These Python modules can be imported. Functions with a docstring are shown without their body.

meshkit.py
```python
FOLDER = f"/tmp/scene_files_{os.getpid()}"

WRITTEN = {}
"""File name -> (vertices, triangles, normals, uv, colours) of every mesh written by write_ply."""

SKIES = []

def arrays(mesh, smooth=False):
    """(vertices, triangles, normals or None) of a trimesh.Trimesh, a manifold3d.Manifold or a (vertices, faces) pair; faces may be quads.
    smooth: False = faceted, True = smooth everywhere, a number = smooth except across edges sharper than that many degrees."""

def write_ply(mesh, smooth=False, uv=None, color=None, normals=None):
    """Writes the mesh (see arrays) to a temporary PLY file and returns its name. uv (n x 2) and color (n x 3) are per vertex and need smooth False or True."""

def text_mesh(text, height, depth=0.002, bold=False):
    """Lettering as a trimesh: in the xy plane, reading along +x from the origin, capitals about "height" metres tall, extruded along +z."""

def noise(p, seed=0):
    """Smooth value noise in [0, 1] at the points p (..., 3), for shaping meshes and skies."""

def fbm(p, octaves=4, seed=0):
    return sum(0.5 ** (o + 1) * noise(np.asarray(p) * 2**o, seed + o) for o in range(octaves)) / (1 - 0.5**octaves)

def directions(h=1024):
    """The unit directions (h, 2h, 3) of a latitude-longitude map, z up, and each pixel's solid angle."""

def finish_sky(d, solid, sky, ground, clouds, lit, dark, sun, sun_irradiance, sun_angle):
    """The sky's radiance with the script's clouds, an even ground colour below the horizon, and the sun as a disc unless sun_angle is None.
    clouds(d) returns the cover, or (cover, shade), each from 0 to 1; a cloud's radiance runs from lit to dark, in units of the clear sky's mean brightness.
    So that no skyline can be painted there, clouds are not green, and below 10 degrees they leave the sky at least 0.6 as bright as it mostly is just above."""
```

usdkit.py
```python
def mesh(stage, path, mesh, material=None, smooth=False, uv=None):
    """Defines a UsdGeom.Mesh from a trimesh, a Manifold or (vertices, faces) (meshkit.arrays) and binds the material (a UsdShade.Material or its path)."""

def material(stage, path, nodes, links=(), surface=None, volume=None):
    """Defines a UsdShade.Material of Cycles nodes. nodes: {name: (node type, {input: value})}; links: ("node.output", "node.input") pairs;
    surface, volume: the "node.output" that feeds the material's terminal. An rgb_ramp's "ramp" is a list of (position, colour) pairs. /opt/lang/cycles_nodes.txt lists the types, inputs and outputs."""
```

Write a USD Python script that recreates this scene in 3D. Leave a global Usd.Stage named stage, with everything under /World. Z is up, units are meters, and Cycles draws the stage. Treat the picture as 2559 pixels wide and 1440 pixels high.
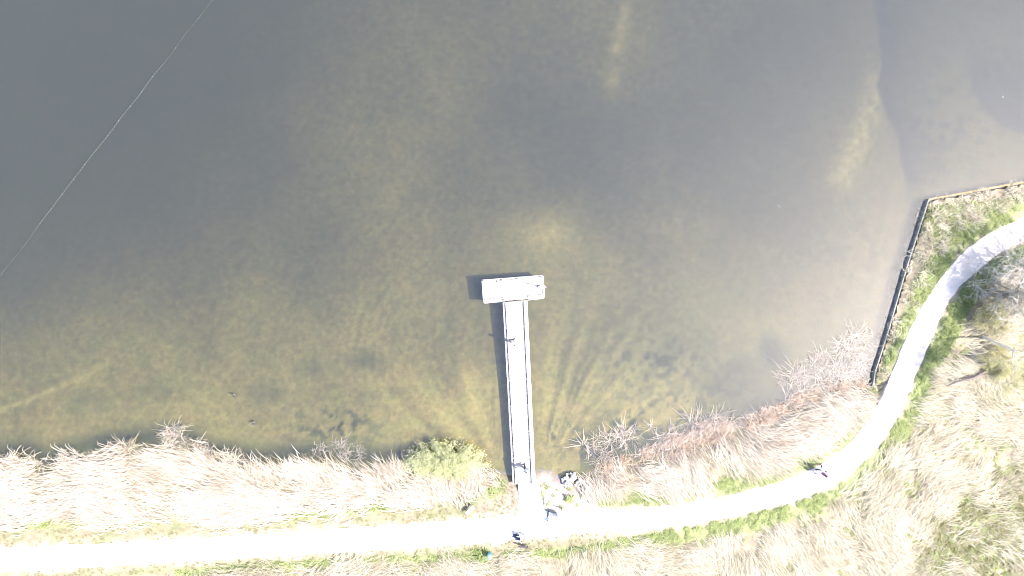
import math, random
import numpy as np
import trimesh, shapely, manifold3d
from shapely.geometry import Polygon, LineString, Point
from scipy.interpolate import RBFInterpolator
from pxr import Usd, UsdGeom, UsdLux, UsdShade, Gf, Sdf, Vt
import usdkit, meshkit

# ---------------------------------------------------------------- stage, camera, sky, sun, exposure
stage = Usd.Stage.CreateInMemory()
UsdGeom.SetStageUpAxis(stage, UsdGeom.Tokens.z)
UsdGeom.SetStageMetersPerUnit(stage, 1.0)
UsdGeom.Xform.Define(stage, '/World')
UsdGeom.Scope.Define(stage, '/World/Looks')
CAM_H = 63.0                      # metres above the water
PPM = 28.0                        # picture pixels (of 2559) to a metre on the water
cam = UsdGeom.Camera.Define(stage, '/World/camera')
cam.CreateHorizontalApertureAttr(36.0)
cam.CreateFocalLengthAttr(36.0 * CAM_H / (2559 / PPM))
cam.CreateClippingRangeAttr(Gf.Vec2f(0.5, 6000))
cam.CreateExposureAttr(2.95)
cam.AddTranslateOp().Set(Gf.Vec3d(0, 0, CAM_H))
SUN_EL = math.radians(52)
SUN_AZ = math.atan2(0.97, -0.25)  # from +y towards +x
to_sun = np.array([math.sin(SUN_AZ) * math.cos(SUN_EL), math.cos(SUN_AZ) * math.cos(SUN_EL), math.sin(SUN_EL)])

usdkit.material(stage, '/World/Looks/sky_look', {
    'sky': ('sky_texture', {'sky_type': 'single_scattering', 'sun_disc': False, 'sun_elevation': SUN_EL, 'sun_rotation': SUN_AZ, 'altitude': 100.0,
                            'air_density': 1.0, 'aerosol_density': 2.0, 'ozone_density': 1.0}),
    'bg': ('background_shader', {'strength': 0.14})}, [('sky.color', 'bg.color')], surface='bg.background')
dome = UsdLux.DomeLight.Define(stage, '/World/sky')
UsdShade.MaterialBindingAPI.Apply(dome.GetPrim()).Bind(UsdShade.Material.Get(stage, '/World/Looks/sky_look'))
dome.GetPrim().SetCustomDataByKey('kind', 'structure')
dome.GetPrim().SetCustomDataByKey('label', 'clear bright spring daylight sky above the lake')
sun = UsdLux.DistantLight.Define(stage, '/World/sun')
sun.CreateIntensityAttr(1.0)
sun.CreateAngleAttr(0.5)
sun.CreateColorAttr(Gf.Vec3f(1.0, 0.96, 0.90))
sun.GetPrim().CreateAttribute('inputs:normalize', Sdf.ValueTypeNames.Bool).Set(True)
z_ax = Gf.Vec3d(*to_sun)
x_ax = Gf.Cross(Gf.Vec3d(0, 0, 1), z_ax).GetNormalized()
y_ax = Gf.Cross(z_ax, x_ax)
sun.AddTransformOp().Set(Gf.Matrix4d(*x_ax, 0, *y_ax, 0, *z_ax, 0, 0, 0, 80, 1))

# ---------------------------------------------------------------- helpers
rng = np.random.default_rng(7)
GROUND = 0.62                     # height of the bank above the water

def P(px, py, z=0.0):
    """The place, at height z, that the photograph shows at a pixel."""
    k = (CAM_H - z) / CAM_H / PPM
    return np.array([(px - 1279.5) * k, (720 - py) * k, z])

def PP(pts, z=0.0):
    return np.array([P(a, b, z)[:2] for a, b in pts])

counts = {}
def numbered(parent, name):
    n = counts.get((parent, name), 0)
    counts[(parent, name)] = n + 1
    return f'{parent}/{name}' if n == 0 else f'{parent}/{name}_{n:03d}'

def tag(prim, label=None, cat=None, group=None, kind=None):
    for k, v in (('label', label), ('category', cat), ('group', group), ('kind', kind)):
        if v:
            prim.SetCustomDataByKey(k, v)
    return prim

def thing(name, label, cat, loc=(0, 0, 0), rz=0.0, group=None, kind=None):
    x = UsdGeom.Xform.Define(stage, numbered('/World', name))
    x.AddTranslateOp().Set(Gf.Vec3d(*map(float, loc)))
    x.AddRotateZOp().Set(math.degrees(rz))
    return tag(x.GetPrim(), label, cat, group, kind)

def part(parent, name, mesh, mat, smooth=False, label=None, kind=None):
    path = numbered(str(parent.GetPath()) if parent else '/World', name)
    p = usdkit.mesh(stage, path, mesh, M[mat] if isinstance(mat, str) else mat, smooth).GetPrim()
    return tag(p, label, kind=kind)

def box(sx, sy, sz, at=(0, 0, 0), rz=0.0, bevel=0.0):
    if bevel:
        b = bevel
        pts = []
        for s in np.ndindex(2, 2, 2):
            s = np.array(s) * 2 - 1
            h = np.array([sx, sy, sz]) / 2
            for k in range(3):
                q = h.copy(); q[(k + 1) % 3] -= b; q[(k + 2) % 3] -= b
                pts.append(s * q)
        m = trimesh.convex.convex_hull(np.array(pts))
    else:
        m = trimesh.creation.box((sx, sy, sz))
    if rz:
        m.apply_transform(trimesh.transformations.rotation_matrix(rz, (0, 0, 1)))
    m.apply_translation(at)
    return m

def cyl(r, h, at=(0, 0, 0), n=14, r2=None):
    """Upright from at."""
    r2 = r if r2 is None else r2
    a = np.linspace(0, 2 * np.pi, n, endpoint=False)
    v = np.vstack([np.c_[r * np.cos(a), r * np.sin(a), 0 * a], np.c_[r2 * np.cos(a), r2 * np.sin(a), 0 * a + h], [[0, 0, 0], [0, 0, h]]]) + np.array(at)
    i = np.arange(n); j = (i + 1) % n
    f = np.vstack([np.c_[i, j, n + j], np.c_[i, n + j, n + i], np.c_[j, i, 0 * i + 2 * n], np.c_[n + i, n + j, 0 * i + 2 * n + 1]])
    return trimesh.Trimesh(v, f, process=False)

def tube(pts, radii, n=5):
    pts = np.asarray(pts, float); radii = np.broadcast_to(radii, len(pts))
    t = np.gradient(pts, axis=0); t /= np.linalg.norm(t, axis=1, keepdims=True) + 1e-9
    ref = np.array([0.31, 0.2, 0.93]) if abs(t[0][2]) < 0.8 else np.array([1.0, 0.1, 0])
    u = np.cross(t, ref); u /= np.linalg.norm(u, axis=1, keepdims=True) + 1e-9
    w = np.cross(t, u)
    a = np.linspace(0, 2 * np.pi, n, endpoint=False)
    v = (pts[:, None] + radii[:, None, None] * (np.cos(a)[None, :, None] * u[:, None] + np.sin(a)[None, :, None] * w[:, None])).reshape(-1, 3)
    f = []
    i = np.arange(n); j = (i + 1) % n
    for k in range(len(pts) - 1):
        f += [np.c_[k * n + i, k * n + j, (k + 1) * n + j], np.c_[k * n + i, (k + 1) * n + j, (k + 1) * n + i]]
    e = (len(pts) - 1) * n
    f.append(np.c_[np.full(n - 2, e), e + np.arange(1, n - 1), e + np.arange(2, n)])
    f.append(np.c_[np.zeros(n - 2, int), np.arange(2, n), np.arange(1, n - 1)])
    return trimesh.Trimesh(v, np.vstack(f), process=False)

def cat(ms):
    return trimesh.util.concatenate(ms)

def ball_points(c, r, sub=1):
    return trimesh.creation.icosphere(sub, 1.0).vertices * np.broadcast_to(r, 3) + np.asarray(c)

def hull(*balls, sub=1):
    return manifold3d.Manifold.hull_points(np.vstack([ball_points(c, r, sub) for c, r in balls]))

def fuse(ms, step=0.03, rounds=6):
    m = manifold3d.Manifold.batch_boolean(ms, manifold3d.OpType.Add).refine_to_length(step)
    q = m.to_mesh()
    t = trimesh.Trimesh(q.vert_properties[:, :3], q.tri_verts, process=True)
    if rounds:
        trimesh.smoothing.filter_taubin(t, lamb=0.5, nu=0.52, iterations=rounds)
    return t

# ---------------------------------------------------------------- materials
M = {}
def plain(name, color, rough=0.7, vary=0.12, scale=6.0, spec=0.3, bump=0.0, bump_scale=40.0, metallic=0.0, obj=False):
    """A surface of one colour with grain."""
    c = np.array(color, float)
    nodes = {'co': ('geometry', {}), 'n': ('noise_texture', {'scale': scale, 'detail': 5.0, 'roughness': 0.6}),
             'r': ('rgb_ramp', {'ramp': [(0.3, tuple(c * (1 - vary))), (0.7, tuple(np.minimum(c * (1 + vary), 0.95)))]}),
             'p': ('principled_bsdf', {'roughness': rough, 'specular_ior_level': spec, 'metallic': metallic})}
    links = [('co.position', 'n.vector'), ('n.fac', 'r.fac'), ('r.color', 'p.base_color')]
    if bump:
        nodes['n2'] = ('noise_texture', {'scale': bump_scale, 'detail': 4.0})
        nodes['b'] = ('bump', {'strength': bump, 'distance': 0.02})
        links += [('co.position', 'n2.vector'), ('n2.fac', 'b.height'), ('b.normal', 'p.normal')]
    M[name] = usdkit.material(stage, f'/World/Looks/{name}', nodes, links, surface='p.BSDF')

def leafy(name, lo, hi, translucent=0.3, rough=0.6):
    """Blades and leaves: each island its own tone between lo and hi, partly lit from behind."""
    nodes = {'g': ('geometry', {}), 'o': ('object_info', {}), 'a': ('math', {'math_type': 'add'}), 'm': ('math', {'math_type': 'multiply', 'value2': 0.5}),
             'r': ('rgb_ramp', {'ramp': [(0.0, lo), (1.0, hi)]}),
             'd': ('principled_bsdf', {'roughness': rough, 'specular_ior_level': 0.2}), 't': ('translucent_bsdf', {}), 'x': ('mix_closure', {'fac': translucent})}
    links = [('g.random_per_island', 'a.value1'), ('o.random', 'a.value2'), ('a.value', 'm.value1'), ('m.value', 'r.fac'), ('r.color', 'd.base_color'), ('r.color', 't.color'),
             ('d.BSDF', 'x.closure1'), ('t.BSDF', 'x.closure2')]
    M[name] = usdkit.material(stage, f'/World/Looks/{name}', nodes, links, surface='x.closure')

def wood(name, color, vary=0.25, stretch=(3.0, 40.0, 20.0)):
    c = np.array(color, float)
    nodes = {'co': ('texture_coordinate', {}), 'mp': ('mapping', {'scale': stretch}), 'n': ('noise_texture', {'scale': 1.0, 'detail': 4.0, 'roughness': 0.65}),
             'o': ('object_info', {}), 'a': ('math', {'math_type': 'multiply_add', 'value2': 0.45, 'value3': -0.22}), 'a2': ('math', {'math_type': 'add'}),
             'r': ('rgb_ramp', {'ramp': [(0.2, tuple(c * (1 - vary))), (0.8, tuple(c * (1 + vary)))]}),
             'b': ('bump', {'strength': 0.3, 'distance': 0.006}), 'p': ('principled_bsdf', {'roughness': 0.8, 'specular_ior_level': 0.2})}
    links = [('co.object', 'mp.vector'), ('mp.vector', 'n.vector'), ('o.random', 'a.value1'), ('n.fac', 'a2.value1'), ('a.value', 'a2.value2'), ('a2.value', 'r.fac'),
             ('r.color', 'p.base_color'), ('n.fac', 'b.height'), ('b.normal', 'p.normal')]
    M[name] = usdkit.material(stage, f'/World/Looks/{name}', nodes, links, surface='p.BSDF')

# the terrain: sediment and soil colour from the mesh, with fine grain and relief
M['earth'] = usdkit.material(stage, '/World/Looks/earth', {
    'c': ('attribute', {'attribute': 'tint'}), 'g': ('geometry', {}),
    'n1': ('noise_texture', {'scale': 2.2, 'detail': 9.0, 'roughness': 0.72}), 'r1': ('rgb_ramp', {'ramp': [(0.3, (0.72, 0.72, 0.72)), (0.7, (1.28, 1.28, 1.28))]}),
    'n2': ('noise_texture', {'scale': 0.6, 'detail': 4.0}), 'r2': ('rgb_ramp', {'ramp': [(0.3, (0.92, 0.99, 0.9)), (0.7, (1.08, 1.0, 1.08))]}),
    'm1': ('mix', {'mix_type': 'multiply', 'fac': 1.0}), 'm2': ('mix', {'mix_type': 'multiply', 'fac': 1.0}),
    'b': ('bump', {'strength': 0.5, 'distance': 0.05}), 'p': ('principled_bsdf', {'roughness': 0.95, 'specular_ior_level': 0.1})},
    [('g.position', 'n1.vector'), ('g.position', 'n2.vector'), ('n1.fac', 'r1.fac'), ('n2.fac', 'r2.fac'), ('c.color', 'm1.color1'), ('r1.color', 'm1.color2'),
     ('m1.color', 'm2.color1'), ('r2.color', 'm2.color2'), ('m2.color', 'p.base_color'), ('n1.fac', 'b.height'), ('b.normal', 'p.normal')], surface='p.BSDF')
# crushed-stone path
M['gravel'] = usdkit.material(stage, '/World/Looks/gravel', {
    'g': ('geometry', {}), 'n1': ('noise_texture', {'scale': 0.9, 'detail': 8.0, 'roughness': 0.7}),
    'v': ('voronoi_texture', {'scale': 30.0}), 'r1': ('rgb_ramp', {'ramp': [(0.3, (0.27, 0.235, 0.215)), (0.55, (0.345, 0.31, 0.285)), (0.75, (0.39, 0.355, 0.325))]}),
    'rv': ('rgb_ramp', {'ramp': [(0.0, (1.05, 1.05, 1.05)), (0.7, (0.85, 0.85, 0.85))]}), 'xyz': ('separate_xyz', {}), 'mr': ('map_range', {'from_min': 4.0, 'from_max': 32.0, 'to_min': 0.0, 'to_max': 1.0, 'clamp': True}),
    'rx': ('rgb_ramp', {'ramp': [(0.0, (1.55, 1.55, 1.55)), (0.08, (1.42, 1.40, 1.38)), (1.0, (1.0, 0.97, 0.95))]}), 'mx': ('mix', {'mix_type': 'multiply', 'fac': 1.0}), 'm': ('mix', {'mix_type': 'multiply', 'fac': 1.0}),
    'b': ('bump', {'strength': 0.35, 'distance': 0.015}), 'p': ('principled_bsdf', {'roughness': 0.95, 'specular_ior_level': 0.1})},
    [('g.position', 'n1.vector'), ('g.position', 'v.vector'), ('n1.fac', 'r1.fac'), ('v.distance', 'rv.fac'), ('r1.color', 'm.color1'), ('rv.color', 'm.color2'),
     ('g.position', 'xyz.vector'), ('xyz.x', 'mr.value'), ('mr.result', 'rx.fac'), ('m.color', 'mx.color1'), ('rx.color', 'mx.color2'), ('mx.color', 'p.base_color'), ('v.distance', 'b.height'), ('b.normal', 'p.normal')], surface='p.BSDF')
# lake water: clear skin that mirrors a little sky, cloudy volume below it
M['water'] = usdkit.material(stage, '/World/Looks/water', {
    'g': ('geometry', {}), 'mp': ('mapping', {'scale': (1.0, 1.6, 1.0), 'rotation': (0, 0, 0.5)}), 'n': ('noise_texture', {'scale': 3.0, 'detail': 4.0, 'roughness': 0.6}),
    'b': ('bump', {'strength': 0.015, 'distance': 0.03}), 'lw': ('layer_weight', {'blend': 0.5}), 'pw': ('math', {'math_type': 'power', 'value2': 5.0}), 'f': ('math', {'math_type': 'multiply_add', 'value2': 0.95, 'value3': 0.049}),
    't': ('transparent_bsdf', {'color': (1, 1, 1)}), 's': ('glossy_bsdf', {'color': (1, 1, 1), 'roughness': 0.07}), 'x': ('mix_closure', {}),
    'v': ('principled_volume', {'color': (0.066, 0.065, 0.046), 'density': 0.46, 'anisotropy': 0.0})},
    [('g.position', 'mp.vector'), ('mp.vector', 'n.vector'), ('n.fac', 'b.height'), ('b.normal', 's.normal'), ('lw.facing', 'pw.value1'), ('pw.value', 'f.value1'), ('f.value', 'x.fac'), ('t.BSDF', 'x.closure1'), ('s.BSDF', 'x.closure2')],
    surface='x.closure', volume='v.volume')
wood('deck_wood', (0.128, 0.112, 0.106), 0.34)
wood('kerb_wood', (0.16, 0.152, 0.155))
plain('dark_timber', (0.07, 0.06, 0.05), 0.8, bump=0.3)
plain('white_paint', (0.72, 0.72, 0.70), 0.45, 0.05)
plain('grey_metal', (0.30, 0.31, 0.32), 0.4, 0.1, metallic=0.6)
plain('sheet_steel', (0.075, 0.066, 0.064), 0.8, 0.4, 2.0, bump=0.4)
plain('rust_cap', (0.125, 0.085, 0.042), 0.85, 0.35, 3.0, bump=0.4)
plain('pale_cap', (0.105, 0.10, 0.086), 0.85, 0.3, 3.0, bump=0.4)
plain('rock', (0.26, 0.24, 0.225), 0.9, 0.2, 5.0, bump=0.6, bump_scale=18.0)
plain('skin', (0.42, 0.27, 0.20), 0.5, 0.04)
plain('teal_plastic', (0.045, 0.115, 0.125), 0.4, 0.08)
plain('pale_teal', (0.08, 0.105, 0.112), 0.4, 0.06)
plain('pole_dark', (0.06, 0.06, 0.055), 0.6, 0.1)
plain('board_pink', (0.26, 0.20, 0.19), 0.6, 0.08)
plain('panel_cream', (0.52, 0.50, 0.46), 0.6, 0.06)
plain('bark', (0.27, 0.24, 0.205), 0.9, 0.3, 9.0, bump=0.5)
plain('dark_bark', (0.055, 0.04, 0.04), 0.9, 0.3, 9.0, bump=0.5)
plain('twig', (0.24, 0.21, 0.18), 0.9, 0.2)
plain('rope', (0.020, 0.022, 0.017), 0.8, 0.2)
plain('float_white', (0.05, 0.053, 0.047), 0.5, 0.25, 2.0)
plain('scrap_white', (0.075, 0.075, 0.078), 0.6, 0.1)
plain('duck_dark', (0.018, 0.017, 0.02), 0.6, 0.2)
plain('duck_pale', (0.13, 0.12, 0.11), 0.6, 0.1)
plain('beak', (0.12, 0.09, 0.02), 0.5, 0.1)
plain('dog_fur', (0.022, 0.017, 0.018), 0.7, 0.3, 30.0)
plain('cloth_white', (0.62, 0.62, 0.62), 0.9, 0.04)
plain('cloth_grey', (0.20, 0.20, 0.22), 0.9, 0.1)
plain('cloth_navy', (0.018, 0.019, 0.045), 0.9, 0.15)
plain('cloth_black', (0.012, 0.012, 0.015), 0.9, 0.15)
plain('cloth_blue', (0.16, 0.19, 0.26), 0.9, 0.1)
plain('cloth_purple', (0.10, 0.035, 0.085), 0.9, 0.15)
plain('hair_dark', (0.012, 0.009, 0.008), 0.6, 0.2)
plain('hair_brown', (0.05, 0.033, 0.022), 0.6, 0.2)
plain('hair_grey', (0.30, 0.29, 0.28), 0.6, 0.1)
plain('eye', (0.03, 0.03, 0.035), 0.2, 0.02)
plain('rubber', (0.012, 0.012, 0.013), 0.8, 0.1)
leafy('dry_reed', (0.155, 0.12, 0.09), (0.66, 0.60, 0.51), 0.32)
leafy('dry_grass', (0.155, 0.128, 0.085), (0.62, 0.565, 0.46), 0.32)
leafy('tangle_reed', (0.17, 0.13, 0.105), (0.46, 0.39, 0.33), 0.15)
leafy('brown_reed', (0.19, 0.135, 0.10), (0.42, 0.32, 0.25), 0.2)
leafy('green_blade', (0.12, 0.142, 0.052), (0.27, 0.30, 0.118), 0.45)
leafy('olive_blade', (0.10, 0.095, 0.042), (0.20, 0.185, 0.09), 0.35)
leafy('shrub_leaf', (0.23, 0.235, 0.115), (0.48, 0.49, 0.27), 0.45)
leafy('bud_leaf', (0.20, 0.185, 0.075), (0.40, 0.37, 0.19), 0.4)

# ---------------------------------------------------------------- the ground: bank and lake bed in one sheet
SHORE_L = [(-42000, 1165), (-400, 1175), (-60, 1160), (0, 1163), (60, 1155), (95, 1176), (120, 1184), (160, 1160), (200, 1147), (260, 1135), (330, 1128), (420, 1124), (462, 1128), (478, 1150), (560, 1160),
           (640, 1174), (700, 1165), (760, 1163), (850, 1171), (960, 1172), (1010, 1167), (1100, 1163), (1200, 1168), (1240, 1176), (1258, 1180), (1284, 1184),
           (1330, 1176), (1350, 1172), (1378, 1176), (1386, 1186), (1412, 1196), (1440, 1192), (1475, 1180), (1560, 1165), (1650, 1152), (1740, 1128), (1800, 1105), (1860, 1085), (1930, 1050), (2000, 1010), (2080, 985), (2140, 976), (2182, 966)]
WALL = [(2182, 966), (2187, 930), (2217, 838), (2265, 672), (2321, 499), (2440, 477), (2559, 455), (2900, 392), (4000, 190), (42000, -6000)]
shore_l = PP(SHORE_L)
WALL_Z = 0.34
wall_w = PP(WALL, WALL_Z)
LAND = Polygon(np.vstack([shore_l[:-1], wall_w, [[1600, -1600], [-1600, -1600]]])).buffer(0)
bank_line, wall_line = LineString(shore_l), LineString(wall_w)

def axis(lo, hi, step):
    fine = np.arange(lo, hi + 1e-6, step)
    out = np.cumsum(0.4 * 1.38 ** np.arange(21))
    return np.concatenate([(lo - out)[::-1], fine, hi + out])
gx, gy = axis(-49, 50, 0.2), axis(-29, 28, 0.2)
X, Y = np.meshgrid(gx, gy)
xy = np.c_[X.ravel(), Y.ravel()]
px, py = xy[:, 0] * PPM + 1279.5, 720 - xy[:, 1] * PPM
pts = shapely.points(xy)
inside = shapely.contains_xy(LAND, xy[:, 0], xy[:, 1])
d_bank, d_wall = shapely.distance(pts, bank_line), shapely.distance(pts, wall_line)

DEPTHS = [(0, 0, 4), (300, 200, 4), (600, 100, 3.2), (300, 500, 3.0), (0, 500, 3.4), (0, 640, 2.7), (600, 500, 2.3), (0, 720, 2.1), (0, 800, 1.5), (0, 900, 1.0), (0, 1000, .75), (0, 1080, .5), (300, 650, 2.0), (300, 750, 1.45),
          (300, 850, 1.0), (300, 1000, .7), (600, 650, 1.7), (600, 750, 1.2), (600, 900, .8), (600, 1050, .55), (780, 400, 1.75), (850, 350, 1.7), (1000, 400, 1.55), (1050, 250, 1.5), (1100, 100, 1.65), (1200, 60, 1.8),
          (760, 620, 2.0), (900, 500, 1.5), (1000, 600, 1.4), (1200, 400, 2.2), (1350, 300, 2.6), (1500, 250, 2.4), (1565, 50, 1.5), (1530, 190, 1.35), (1480, 430, 2.6), (1650, 150, 2.1), (1700, 380, 2.3), (1800, 250, 2.4),
          (1850, 60, 2.3), (1650, 450, 1.9), (1370, 570, 1.15), (1300, 640, 1.15), (1500, 620, 1.25), (1700, 600, 1.35), (1900, 450, 2.2), (1950, 540, 1.6), (1850, 600, 1.25), (2000, 300, 2.0), (2050, 150, 1.9), (2150, 330, .9),
          (2150, 150, 1.3), (2110, 440, .85), (2200, 80, 1.3), (2250, 150, 1.4), (2280, 260, 1.2), (2310, 360, 1.0), (2400, 200, .95), (2520, 240, 1.5), (2440, 330, .7), (2500, 390, .6), (2380, 410, .75), (2200, 500, .7),
          (2100, 600, .8), (2000, 700, .85), (2200, 650, .7), (2150, 750, .7), (1900, 800, .7), (1700, 750, .85), (1700, 850, .7), (1800, 950, .5), (1600, 950, .5), (1500, 850, .6), (1450, 950, .4), (1400, 1050, .3),
          (1500, 750, .85), (1350, 800, .75), (1340, 900, .5), (1200, 800, .9), (1100, 850, .8), (1150, 950, .45), (1200, 1050, .3), (1000, 950, .6), (900, 1000, .55), (800, 950, .7), (900, 800, 1.0), (1000, 720, 1.1),
          (1180, 700, 1.25), (1280, -300, 2.4), (2400, -300, 2.2), (0, -300, 4), (-300, 400, 4), (-300, 1000, .8)]
D = np.array(DEPTHS)
rbf = RBFInterpolator(D[:, :2] / 500, D[:, 2], smoothing=0.01, neighbors=24, kernel='linear')
near = (np.abs(xy[:, 0]) < 62) & (np.abs(xy[:, 1]) < 40)
depth = np.full(len(xy), 2.5)
depth[near] = rbf(np.c_[px, py][near] / 500)
p3 = np.c_[xy, 0 * xy[:, :1]]
lump = meshkit.fbm(p3 * 0.35, 4, 11) - 0.5
fine = meshkit.fbm(p3 * 1.3, 4, 5) - 0.5
depth = np.clip(depth + 0.5 * lump * np.clip(depth - 0.6, 0, 1), 0.12, 4.5)
shelf = np.where(d_wall < d_bank, 0.55 + 0.2 * d_wall, 0.06 + 0.28 * d_bank)
depth = np.minimum(depth, shelf)
rise = np.where(d_wall < d_bank, np.where(d_wall > 0.14, GROUND, -0.5), np.minimum(-0.08 + 0.42 * d_bank, GROUND))
blend = np.clip((d_wall - 0.3) / 1.1, 0, 1)
plateau = GROUND * blend + 0.28 * (1 - blend)
land_z = np.minimum(np.where(d_wall < d_bank, rise, np.maximum(rise, -0.08)), plateau) + 0.03 * lump + 0.015 * fine
path_zone = None
Z = np.where(inside, land_z, -depth)

def soft(cx, cy, rx, ry, rot=0.0, pw=2.0):
    a = math.radians(rot)
    u, v = (px - cx) * math.cos(a) + (py - cy) * math.sin(a), -(px - cx) * math.sin(a) + (py - cy) * math.cos(a)
    return np.exp(-((u / rx) ** 2 + (v / ry) ** 2) ** (pw / 2))
def streak(line, w):
    d = shapely.distance(shapely.points(np.c_[px, py]), LineString(line))
    return np.exp(-(d / w) ** 2)
def smooth01(v, a, b):
    t = np.clip((v - a) / (b - a), 0, 1); return t * t * (3 - 2 * t)

grain = meshkit.fbm(p3 * 2.4, 5, 21)          # 0..1
patch = meshkit.fbm(p3 * 0.18, 5, 31)
speck = np.clip((meshkit.fbm(p3 * 1.9, 5, 41) - 0.5) * 1.7 + 0.5, 0, 1)
bed = np.ones((len(xy), 3)) * [0.095, 0.078, 0.023]
bright = 0.64 + 0.45 * (patch - 0.5) + 0.4 * (grain - 0.5)
def fan(cx, cy, a0, a1, reach, bend, freq, seed):
    """Fine sweeps of clean sand that spread from the jetty foot."""
    r_, a_ = np.hypot(px - cx, py - cy), np.arctan2(cy - py, px - cx)
    a_ = a_ + bend * r_ / 400 + 0.10 * (patch - 0.5)
    n = meshkit.fbm(np.c_[a_ * freq, r_ / 260, 0 * a_], 4, seed) - 0.5
    deg = np.degrees(a_)
    m = smooth01(deg, a0, a0 + 14) * smooth01(-deg, -a1, -a1 + 14) * np.exp(-(r_ / reach) ** 4) * smooth01(r_, 40, 110)
    return n * m
bright += 1.05 * fan(1345, 1200, 22, 92, 470, 0.0, 15, 61) + 0.85 * fan(1262, 1200, 88, 172, 420, 0.22, 12, 62)
bright += 0.22 * soft(1190, 990, 75, 110) + 0.15 * soft(1380, 1010, 70, 130) + 0.30 * streak([(-20, 1035), (100, 985), (200, 942), (265, 905)], 8) * (0.5 + grain)
bright += 0.9 * streak([(2205, 200), (2185, 280), (2150, 360), (2115, 440)], 32) * (0.3 + 1.3 * speck) + 0.5 * soft(1360, 575, 90, 60) + 0.4 * soft(1530, 190, 22, 40) + 0.5 * streak([(1572, -10), (1548, 110)], 16)
ring = np.sin(np.hypot(px - 1215, py - 900) / 3.6) * np.exp(-((np.hypot(px - 1215, py - 900) - 310) / 60) ** 2) * (px < 1010) * (py < 960)
bright += 0.07 * ring
dark = (0.50 * soft(910, 903, 50, 26) + 0.32 * soft(770, 922, 45, 24) + 0.32 * soft(660, 985, 50, 30) + 0.25 * soft(400, 985, 50, 25) + 0.22 * soft(215, 1000, 60, 25) + 0.3 * soft(1700, 770, 240, 120, -15)
        + 0.75 * soft(1940, 880, 34, 48, -35, 4) + 0.55 * soft(1845, 950, 95, 62, -25, 4) + 0.3 * soft(1650, 890, 110, 40, -20))
dark += 0.8 * smooth01(speck, 0.5, 0.72) * (soft(830, 1065, 110, 45) + soft(1610, 1060, 180, 35, -14) + soft(1400, 1085, 40, 30) + 0.6 * soft(1650, 930, 150, 90) + 0.7 * soft(2400, 300, 130, 150) + 0.5 * soft(2150, 650, 150, 150))
shore_weed = np.exp(-((d_bank - 1.1) / 1.0) ** 2) * (px < 1000) + np.exp(-((d_bank - 1.5) / 1.1) ** 2) * (px > 1450) * (px < 2150)
dark += 0.62 * shore_weed * (0.55 + 0.9 * grain)
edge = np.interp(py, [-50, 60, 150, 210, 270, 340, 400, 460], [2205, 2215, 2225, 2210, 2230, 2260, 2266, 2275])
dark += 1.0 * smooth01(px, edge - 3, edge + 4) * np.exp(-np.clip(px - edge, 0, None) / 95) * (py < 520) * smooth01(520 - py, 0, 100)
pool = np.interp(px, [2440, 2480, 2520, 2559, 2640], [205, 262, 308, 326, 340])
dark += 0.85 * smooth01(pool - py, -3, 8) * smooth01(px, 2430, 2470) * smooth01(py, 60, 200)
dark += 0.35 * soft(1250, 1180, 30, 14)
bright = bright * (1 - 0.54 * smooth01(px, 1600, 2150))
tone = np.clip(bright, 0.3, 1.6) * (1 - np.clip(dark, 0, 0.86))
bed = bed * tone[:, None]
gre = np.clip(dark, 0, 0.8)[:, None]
bed = bed * (1 - gre * (1 - np.array([0.82, 1.08, 1.15])))

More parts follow.
